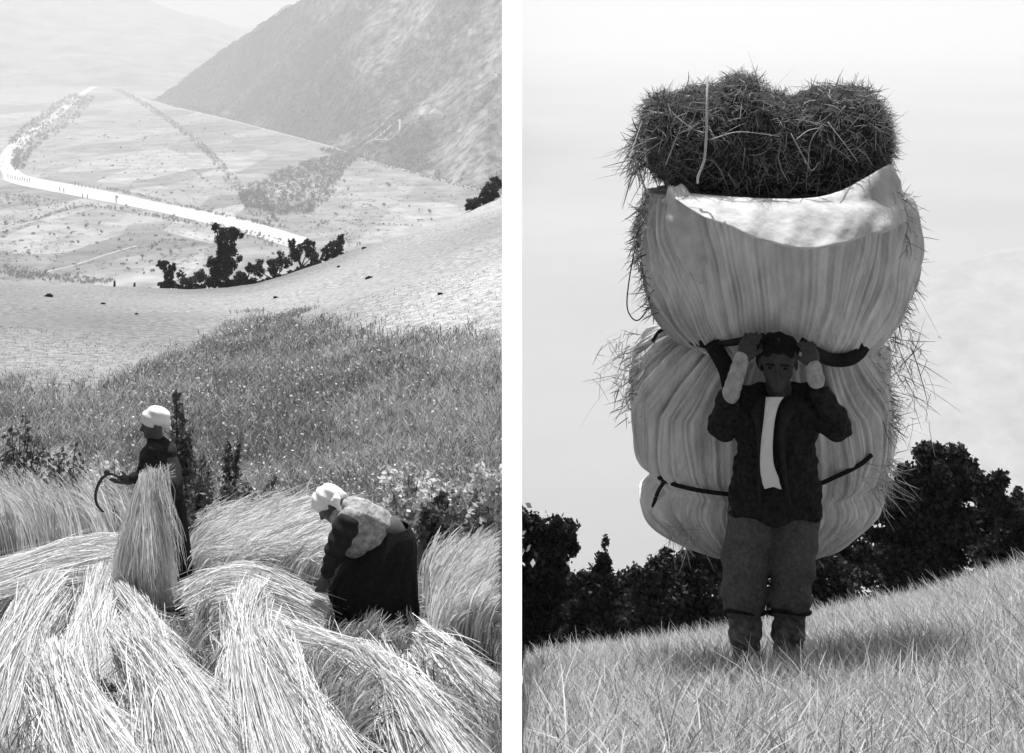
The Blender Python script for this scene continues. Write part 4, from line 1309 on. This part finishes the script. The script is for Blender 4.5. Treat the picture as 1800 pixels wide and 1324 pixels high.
# hay on top
hay_c = up_c + .12
lobes = [((1238, 240), (98, 104), 0.42), ((1300, 190), (50, 66), 0.38), ((1190, 250), (62, 84), 0.36), ((1452, 238), (96, 100), 0.42), ((1500, 225), (54, 84), 0.38),
         ((1345, 262), (110, 88), 0.42), ((1350, 300), (190, 46), 0.42), ((1350, 232), (78, 82), .40), ((1165, 222), (40, 66), .3), ((1522, 248), (38, 70), .3)]
pr = [E(w(c_[0], c_[1], hay_c), (r_[0] * s0 * .93, dp * .93, r_[1] * s0 * .93), .05) for c_, r_, dp in lobes]
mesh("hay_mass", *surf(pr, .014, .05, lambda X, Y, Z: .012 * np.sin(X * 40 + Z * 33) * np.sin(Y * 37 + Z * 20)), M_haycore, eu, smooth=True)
def fuzz(n, L, wdt, sag=0.2, out=0.75):
    P0, DR = [], []
    for c_, r_, dp in lobes:
        k = n // len(lobes)
        d = rng.normal(size=(k, 3)); d /= np.linalg.norm(d, axis=1, keepdims=True)
        d[:, 1] = -np.abs(d[:, 1]) * np.where(rng.uniform(size=k) < .8, 1, -1)
        R = np.array([r_[0] * s0, dp, r_[1] * s0])
        P0.append(w(c_[0], c_[1], hay_c) + d * R * rng.uniform(.8, 1.0, (k, 1)))
        nn = d / R; nn /= np.linalg.norm(nn, axis=1, keepdims=True)
        tg = rng.normal(size=(k, 3)); tg -= nn * (tg * nn).sum(1, keepdims=True); tg /= np.linalg.norm(tg, axis=1, keepdims=True)
        DR.append(nn * out * rng.uniform(0.0, 1, (k, 1)) + tg * rng.uniform(.5, 1, (k, 1)))
    P0 = np.concatenate(P0); DR = np.concatenate(DR)
    LL = L * rng.uniform(.5, 1.3, (len(P0), 1, 1))
    t = np.linspace(0, 1, 5)[None, :, None]
    cv = rng.normal(0, .35, (len(P0), 1, 3)); cv[:, :, 2] -= sag
    pts = P0[:, None] + LL * (DR[:, None] * (t - 0.3) + cv * (t - .3) ** 2)
    lim = -(352 - H) / F * D0
    keep = pts[:, :, 2].min(1) > lim - .02
    return ribbons(pts[keep], rng.uniform(.6, 1.4, keep.sum()) * wdt, .3)
mesh("hay", *fuzz(36000, .10, .0034), M_hay, eu)
mesh("light_stems", *fuzz(1100, .20, .0042, .15, .3), M_haylight, eu)
long_ = []
for a in [[(1390, 235), (1420, 290), (1428, 300), (1440, 285)], [(1455, 215), (1490, 260), (1508, 285)], [(1280, 305), (1295, 330)], [(1170, 290), (1190, 240), (1215, 180)], [(1250, 245), (1300, 232), (1370, 240)], [(1310, 260), (1305, 300)], [(1400, 245), (1420, 230), (1440, 225)], [(1420, 300), (1425, 250), (1445, 220)]]:
    long_.append(tube(spline(np.array([w(p_, q_, hay_c - .44) for p_, q_ in a]), 12), np.linspace(.003, .0016, 12), 5))
mesh("long_stems", *join_geo(long_), M_haylight, eu)
cord = spline(np.array([w(1244, 128, .1), w(1243, 170, 0), w(1242, 230, -.06), w(1238, 280, -.07), w(1228, 308, -.07), w(1226, 322, -.06)]), 24)
mesh("top_cord", *tube(cord, .006, 6), M_strap, eu, smooth=True)
lp = spline(np.array([front(1124, 428, .1) * [1, 0, 1] + [0, D0 + .42, 0], w(1108, 480, .42), w(1102, 535, .42), w(1110, 558, .42), w(1122, 563, .42), w(1134, 550, .42), w(1138, 540, .42)]), 30)
mesh("cord_loop", *tube(lp, .0035, 5), M_rope, eu, smooth=True)
# dark hay bulging out at both sides
def side_hay(pts_px, n, L, spread, out, m_, name, parent, yc, wid=.005):
    a = np.array(pts_px, float)
    t = rng.uniform(0, 1, n); tt = np.linspace(0, 1, len(a))
    px = np.interp(t, tt, a[:, 0]); row = np.interp(t, tt, a[:, 1])
    p0 = np.array([w(p_ + rng.normal(0, spread), r__ + rng.normal(0, spread), yc + rng.normal(0, .12)) for p_, r__ in zip(px, row)])
    d = rng.normal(0, .6, (n, 3)); d[:, 0] += out; d[:, 2] -= .3
    tq = np.linspace(0, 1, 5)[None, :, None]
    cv = rng.normal(0, .5, (n, 1, 3)); cv[:, :, 2] -= .4
    q_ = p0[:, None] + L * rng.uniform(.4, 1.3, (n, 1, 1)) * (d[:, None] * (tq - .4) + cv * tq ** 2)
    mesh(name, *ribbons(q_, rng.uniform(.6, 1.4, n) * wid, .3), m_, parent)
side_hay([(1138, 345), (1122, 390), (1120, 440), (1138, 500), (1150, 550)], 500, .06, 4, -.3, M_hay, "side_hay", eu, up_c)
side_hay([(1575, 335), (1592, 380), (1598, 440), (1590, 500), (1572, 555)], 900, .07, 5, .4, M_hay, "side_hay", eu, up_c)
side_hay([(1125, 300), (1115, 270), (1125, 235), (1140, 290)], 260, .10, 8, -.4, M_hay, "side_hay", eu, up_c)
side_hay([(1530, 590), (1548, 640), (1556, 700), (1560, 760)], 800, .06, 5, .5, M_hay, "side_hay", el, lo_c - .1)
side_hay([(1570, 560), (1590, 620), (1585, 680), (1570, 760)], 330, .10, 24, .5, M_loose, "loose_hay", el, lo_c - .1, .0035)
side_hay([(1118, 600), (1106, 650), (1112, 720)], 330, .07, 14, -.5, M_loose, "loose_hay", el, lo_c, .0035)
side_hay([(1090, 590), (1070, 640), (1085, 680)], 60, .08, 16, -.3, M_loose, "loose_hay", el, lo_c, .003)
side_hay([(1540, 820), (1556, 800), (1530, 850), (1550, 840)], 420, .10, 10, .25, M_haylight, "light_hay", el, lo_c - .15, .004)
side_hay([(1180, 930), (1220, 948)], 120, .08, 7, .3, M_haylight, "light_hay", el, lo_c - .4, .004)
# ropes round the lower bundle
rp = []
for a, th in (([(1140, 823), (1162, 842), (1200, 856), (1262, 867), (1340, 872), (1420, 858), (1470, 838), (1510, 818), (1532, 800)], .011), ([(1168, 846), (1156, 866), (1148, 892)], .010), ([(1146, 600), (1170, 580), (1250, 606)], .009)):
    rp.append(tube(spline(np.array([front(p_, q_, .045, "l") for p_, q_ in a]), 40), th, 7))
mesh("rope", *join_geo(rp), M_rope, el, smooth=True)
# dark carrying straps between the two bundles
def strap(pts_px, name, parent, wid=.03, flat=.012):
    c_ = spline(np.array([w(*p_) for p_ in pts_px]), 30)
    tn = np.gradient(c_, axis=0); tn /= np.linalg.norm(tn, axis=1, keepdims=True)
    up_ = np.cross(tn, [0, 1, 0]); up_ /= np.linalg.norm(up_, axis=1, keepdims=True)
    V_ = np.concatenate([c_ + up_ * wid + [0, -flat, 0], c_ - up_ * wid + [0, -flat, 0], c_ - up_ * wid + [0, flat, 0], c_ + up_ * wid + [0, flat, 0]])
    i_ = np.arange(29)
    q_ = [np.stack([k * 30 + i_, k * 30 + i_ + 1, ((k + 1) % 4) * 30 + i_ + 1, ((k + 1) % 4) * 30 + i_], 1) for k in range(4)]
    return mesh(name, V_, np.concatenate(q_), M_rope, parent, smooth=False)
def hug(px, row, lift=.015):
    a_, b_ = front(px, min(row, 604), lift, "u"), front(px, max(row, 580), lift, "l")
    D = min(a_[1], b_[1]) - D0
    return (px, row, D)
strap([hug(1206, 597, .004), hug(1222, 602, .006), hug(1240, 606), hug(1262, 606), (1300, 600, -.10), (1345, 592, -.16)], "carrying_strap", eu, .016)
strap([hug(1250, 602, .03), hug(1264, 624, .03), (1278, 652, .04), (1286, 690, .06)], "carrying_strap", eu, .040)
strap([(1405, 603, -.14), (1432, 620, -.10), hug(1460, 632), hug(1490, 632), hug(1508, 622, .006), hug(1520, 606, .0)], "carrying_strap", eu, .030)

# the man
hc = w(1368, 636, -.12)
face = unit([-0.22, -1, -0.12])
body = head_prims(hc, face, (0, 0, 1), 1.04)
hl, hr = w(1306, 630, -.19), w(1429, 642, -.225)
body += [C(hc + [0, .03, -.05], .055, w(1370, 700, -.04), .062), C(w(1370, 705, -.0), .08, w(1365, 790, .03), .09), C(w(1365, 790, .03), .09, w(1362, 880, .02), .10),
         C(w(1312, 712, -.02), .06, w(1268, 748, -.08), .048), C(w(1268, 748, -.08), .046, hl, .029),
         C(w(1424, 708, -.02), .06, w(1474, 748, -.1), .048), C(w(1474, 748, -.1), .046, hr, .029),
         C(w(1322, 900, .02), .095, w(1310, 1060, -.03), .062), C(w(1310, 1060, -.03), .062, w(1314, 1200, .03), .042),
         C(w(1402, 900, .02), .095, w(1392, 1058, -.02), .062), C(w(1392, 1058, -.02), .062, w(1380, 1200, .04), .042),
         C(w(1314, 1203, .03), .042, w(1306, 1212, -.12), .036), C(w(1380, 1203, .04), .042, w(1384, 1212, -.11), .036)]
body += hand_prims(hl, (.42, -.05, 1), (1, -.1, -.3), (-.2, -1, .1), 1.02, .75)
body += hand_prims(hr, (-.25, -.05, 1), (-1, -.1, -.3), (.2, -1, .1), 1.0, 1.2)
V, Fc = surf(body, .0065)
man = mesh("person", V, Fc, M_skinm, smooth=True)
tag(man, "man in dark open jacket and grey breeches carrying two huge hay bundles on his back", "person")
f_ = lambda X, Y, Z: .006 * np.sin(Z * 46 + X * 20 + 2 * np.sin(X * 12)) + .004 * np.sin(X * 60 - Z * 24)
hem_z = w(0, 903)[2]
jk = [C(w(1322, 708, -.01), .085, w(1416, 706, -.01), .085), E(w(1366, 745, 0), (.205, .13, .19), .04), E(w(1363, 830, .0), (.20, .135, .24), .04), C(w(1330, 860, .01), .125, w(1328, 935, .01), .135), C(w(1396, 860, .01), .125, w(1398, 935, .01), .135),
      C(w(1363, 860, -.05), .11, w(1363, 935, -.05), .12),
      sleeve(w(1310, 712, -.02), .085, w(1270, 750, -.08), .068), sleeve(w(1270, 750, -.08), .064, w(1280, 700, -.14), .055),
      sleeve(w(1426, 708, -.02), .085, w(1470, 747, -.1), .070), sleeve(w(1470, 747, -.1), .066, w(1443, 692, -.19), .052),
      C(w(1342, 692, -.01), .045, w(1396, 692, -.01), .045)]
f_ = lambda X, Y, Z: .004 * np.sin(Z * 46 + X * 26 + 3 * np.sin(X * 14)) + .003 * np.sin(X * 75 - Z * 30) + .003 * np.sin(Z * 120 + X * 50) * (np.abs(X - w(1366, 0)[0]) > .17)
mesh("jacket", *surf(jk, .008, .025, f_, lambda X, Y, Z: hem_z + .012 * np.sin(X * 30) - Z), M_jacket, man, smooth=True)
for a, b in (((1284, 694, -.165), (1304, 630, -.19)), ((1434, 668, -.215), (1429, 642, -.225))):
    mesh("shirt_cuff", *surf([C(w(*a), .041, w(*b), .035, .02)], .006, .02, lambda X, Y, Z: .0015 * np.sin(Z * 150 + X * 60)), M_strapc, man, smooth=True)
knee = lambda row: (lambda X, Y, Z: w(0, row)[2] + .008 * np.sin(X * 60) - Z)
tz = [C(w(1326, 892, .02), .118, w(1311, 985, 0), .109, .02), C(w(1311, 985, 0), .109, w(1308, 1045, -.02), .101, .02), C(w(1308, 1045, -.02), .101, w(1308, 1082, -.02), .091, .02),
      C(w(1400, 892, .02), .115, w(1393, 985, 0), .108, .02), C(w(1393, 985, 0), .108, w(1389, 1045, -.02), .096, .02), C(w(1389, 1045, -.02), .096, w(1387, 1082, -.02), .086, .02)]
cr1, cr2 = w(1308, 0)[0], w(1398, 0)[0]
crease = lambda X, Y, Z: .005 * np.sin(Z * 42 + 4 * np.sin(X * 22)) + .003 * np.sin(X * 80 + Z * 25) - .008 * np.exp(-((X - cr1) / .018) ** 2) * (Y < D0 - .04) - .008 * np.exp(-((X - cr2) / .018) ** 2) * (Y < D0 - .04)
mesh("breeches", *surf(tz, .008, .015, crease, knee(1074)), M_trouser, man, smooth=True)
for a, b, c_ in (((1309, 1066, -.02), (1310, 1110, .0), (1312, 1192, .03)), ((1388, 1066, -.02), (1386, 1110, .01), (1379, 1192, .04))):
    o = mesh("stocking", *surf([C(w(*a), .072, w(*b), .076, .02), C(w(*b), .076, w(*c_), .048, .02)], .007, .02, lambda X, Y, Z: .003 * np.sin(Z * 110 + X * 40) + .003 * np.sin(Z * 50 - X * 70)), M_sock, man, smooth=True)
    g_ = spline(np.array([w(a[0] + 36 * math.cos(q_), 1077 + 3 * math.sin(q_ * 2), a[2] - .096 * math.sin(q_)) for q_ in np.linspace(0, 2 * math.pi, 13)]), 40)
    mesh("garter", *tube(g_, .010, 7), M_rope, man, smooth=True)
for a, b in (((1312, 1202, .05), (1303, 1213, -.14)), ((1379, 1202, .06), (1384, 1213, -.13))):
    mesh("boot", *surf([C(w(*a), .05, w(*b), .043, .02), E(w(a[0], a[1] - 6, a[2] - .01), (.05, .06, .05), .03)], .008, .02), M_jacket, man, smooth=True)
# eyes and brows
hr2 = np.cross(face, [0, 0, 1]); hr2 /= np.linalg.norm(hr2); hu2 = np.cross(hr2, face)
for sg in (-1, 1):
    q0 = hc + (face * 0.081 + hr2 * sg * 0.032 + hu2 * 0.0) * 1.04
    mesh("eye", *surf([E(q0, (.011, .008, .007))], .0025), M_hair, man, smooth=True)
    mesh("eyebrow", *surf([C(q0 + hu2 * .018 - hr2 * sg * .016 + face * .012, .006, q0 + hu2 * .016 + hr2 * sg * .018 + face * .006, .0045)], .0025), M_hair, man, smooth=True)
for lp_ in ([(1346, 694, -.10), (1334, 720, -.165), (1336, 760, -.18), (1339, 830, -.185), (1336, 890, -.16)], [(1386, 694, -.10), (1384, 722, -.165), (1374, 765, -.185), (1378, 830, -.19), (1388, 895, -.16)]):
    cs = spline(np.array([w(*q_) for q_ in lp_]), 30)
    wd_ = np.interp(np.linspace(0, 1, 30), [0, .25, .5, 1], [.02, .038, .018, .012])
    V = np.concatenate([cs + np.stack([sg * wd_, 0 * wd_ + dy_, 0 * wd_], 1) for sg, dy_ in ((-1, .012), (0, -.008), (1, .012))])
    o = mesh("lapel", V, grid_faces(3, 30), M_lapel, man, smooth=True)
    solid(o, .01)
# pale shirt front hanging between the jacket edges
sf = [(1362, 698, 16), (1357, 712, 12), (1352, 740, 10), (1348, 780, 10.5), (1348, 815, 12), (1353, 838, 15), (1359, 856, 15)]
cs = spline(np.array(sf, float), 40)
V = []
for j, u in enumerate(np.linspace(-1, 1, 9)):
    for p_, r_, hw_ in cs:
        V.append(w(p_ + u * hw_, r_ + 4 * abs(u) * (r_ > 845), -.205 - .012 * (1 - u * u) - .004 * math.sin(r_ * .13 + u * 2) + .03 * max(0, (715 - r_) / 20)))
o = mesh("shirt_front", V, grid_faces(9, 40), M_shirt, man, smooth=True)
solid(o, .02)
hr_ = [E(hc + [0, .022, .055], (.098, .105, .075), .02), E(hc + [0, .06, 0.0], (.09, .075, .085), .03), C(hc + [-.06, -.06, .072], .022, hc + [.05, -.075, .07], .022, .03)]
mesh("hair", *surf(hr_, .008, .02, lambda X, Y, Z: .004 * np.sin(X * 120 + Z * 40)), M_hair, man, smooth=True)

# ------------------------------------------------------------------ right: trees below the brow
def brow_tree(label, blobs_px, base_px, D, n, leaf, name="dark_tree", cat="tree"):
    b = ground_right(base_px, D)
    s = D / F
    low = max(r + ry for _, r, _, ry, _ in blobs_px); pxs = [p for p, *_ in blobs_px]
    blobs_px = blobs_px + [(p_, low + 25, 55, 70, 0.5) for p_ in np.linspace(min(pxs), max(pxs), 4)]
    blobs = [(P(px, row, D + dz), (rx * s, rx * s * .8, ry * s)) for px, row, rx, ry, dz in blobs_px]
    return tree(name, label, cat, b, blobs, int(n * 5.0), leaf * .54, M_leaf, M_bark, 7 * s, None, 22, .33)
brow_tree("black tree in the left corner of the meadow, against the white wall", [(925, 960, 55, 85, 0), (955, 1000, 60, 75, 1), (985, 945, 38, 42, 0), (915, 1080, 80, 80, 0), (990, 1060, 60, 80, 0)], 935, 27, 9000, .10)
brow_tree("low black tree with a thin pointed top left of the carrier", [(1062, 985, 18, 42, 0), (1050, 1040, 50, 55, 0), (1100, 1040, 55, 55, 1), (1060, 1100, 80, 60, 0)], 1065, 25, 7000, .09)
brow_tree("black tree directly left of the carrier's legs", [(1150, 1010, 48, 46, 0), (1195, 1005, 45, 48, 1), (1235, 1000, 50, 55, 0), (1190, 1070, 95, 65, 0)], 1195, 24, 8000, .09)
brow_tree("black bush seen between the carrier and the tallest tree", [(1330, 1040, 110, 90, 1), (1445, 1000, 45, 50, 0), (1490, 960, 48, 58, 1), (1470, 1040, 80, 60, 0)], 1440, 25, 8000, .09, "dark_bush", "bush")
brow_tree("tallest dark round tree right of the hay bundles", [(1655, 815, 55, 50, 0), (1625, 860, 62, 60, 0), (1690, 850, 45, 60, 1), (1590, 905, 65, 60, 0), (1650, 940, 95, 85, 0), (1570, 980, 70, 60, 0)], 1635, 27, 12000, .11)
brow_tree("dark tree at the right edge of the meadow", [(1745, 858, 34, 40, 0), (1780, 900, 38, 45, 0), (1740, 930, 60, 60, 1), (1810, 930, 50, 60, 0), (1770, 985, 80, 55, 0)], 1765, 26, 9000, .10)

# ------------------------------------------------------------------ right: tall dry grass
def rgrass(n, d0, d1, hmin, hmax, wd, lean, bend, px0=905, px1=2250):
    D = rng.uniform(d0, d1, n); px = rng.uniform(px0, px1, n)
    X = (px - 900) / F * D
    ok = noise2(X, D, 5.0, 91) + 0.6 * noise2(X, D, 14.0, 92) + rng.normal(0, .7, n) > -0.25
    D, px = D[ok], px[ok]; n = len(D)
    return blades(px, D, z_right, hmin, hmax, wd * rng.uniform(.6, 1.5, n), lean, 5, bend)
parts = [rgrass(165000, 3.4, 12.5, .08, .25, .0036, .17, .3), rgrass(37000, 9, 12.6, .08, .20, .0055, .14, .25)]
kind(mesh("tall_grass", *join_geo(parts), M_grass), "stuff")
parts = [rgrass(1000, 3.8, 6.0, .18, .34, .0035, .25, .35)]
kind(mesh("grass_seed_stalks", *join_geo(parts), M_haylight), "stuff")
for lab, pts in (("pale bent grass stalk low in the right meadow, right of centre", [(1600, 1330, 4.6), (1585, 1270, 4.6), (1560, 1225, 4.7)]),
                 ("pale slanting grass stalk crossing below the carrier's feet", [(1560, 1215, 4.8), (1610, 1240, 4.7), (1670, 1275, 4.6)]),
                 ("thick pale grass stalk near the bottom right corner", [(1780, 1340, 4.2), (1765, 1300, 4.2), (1750, 1262, 4.3)])):
    V, Fc = tube(spline(np.array([P(*q_) for q_ in pts]), 14), np.linspace(.009, .004, 14), 6)
    tag(mesh("grass_stalk", V, Fc, M_haylight, smooth=True), lab, "grass stalk", "thick stalks in the meadow")
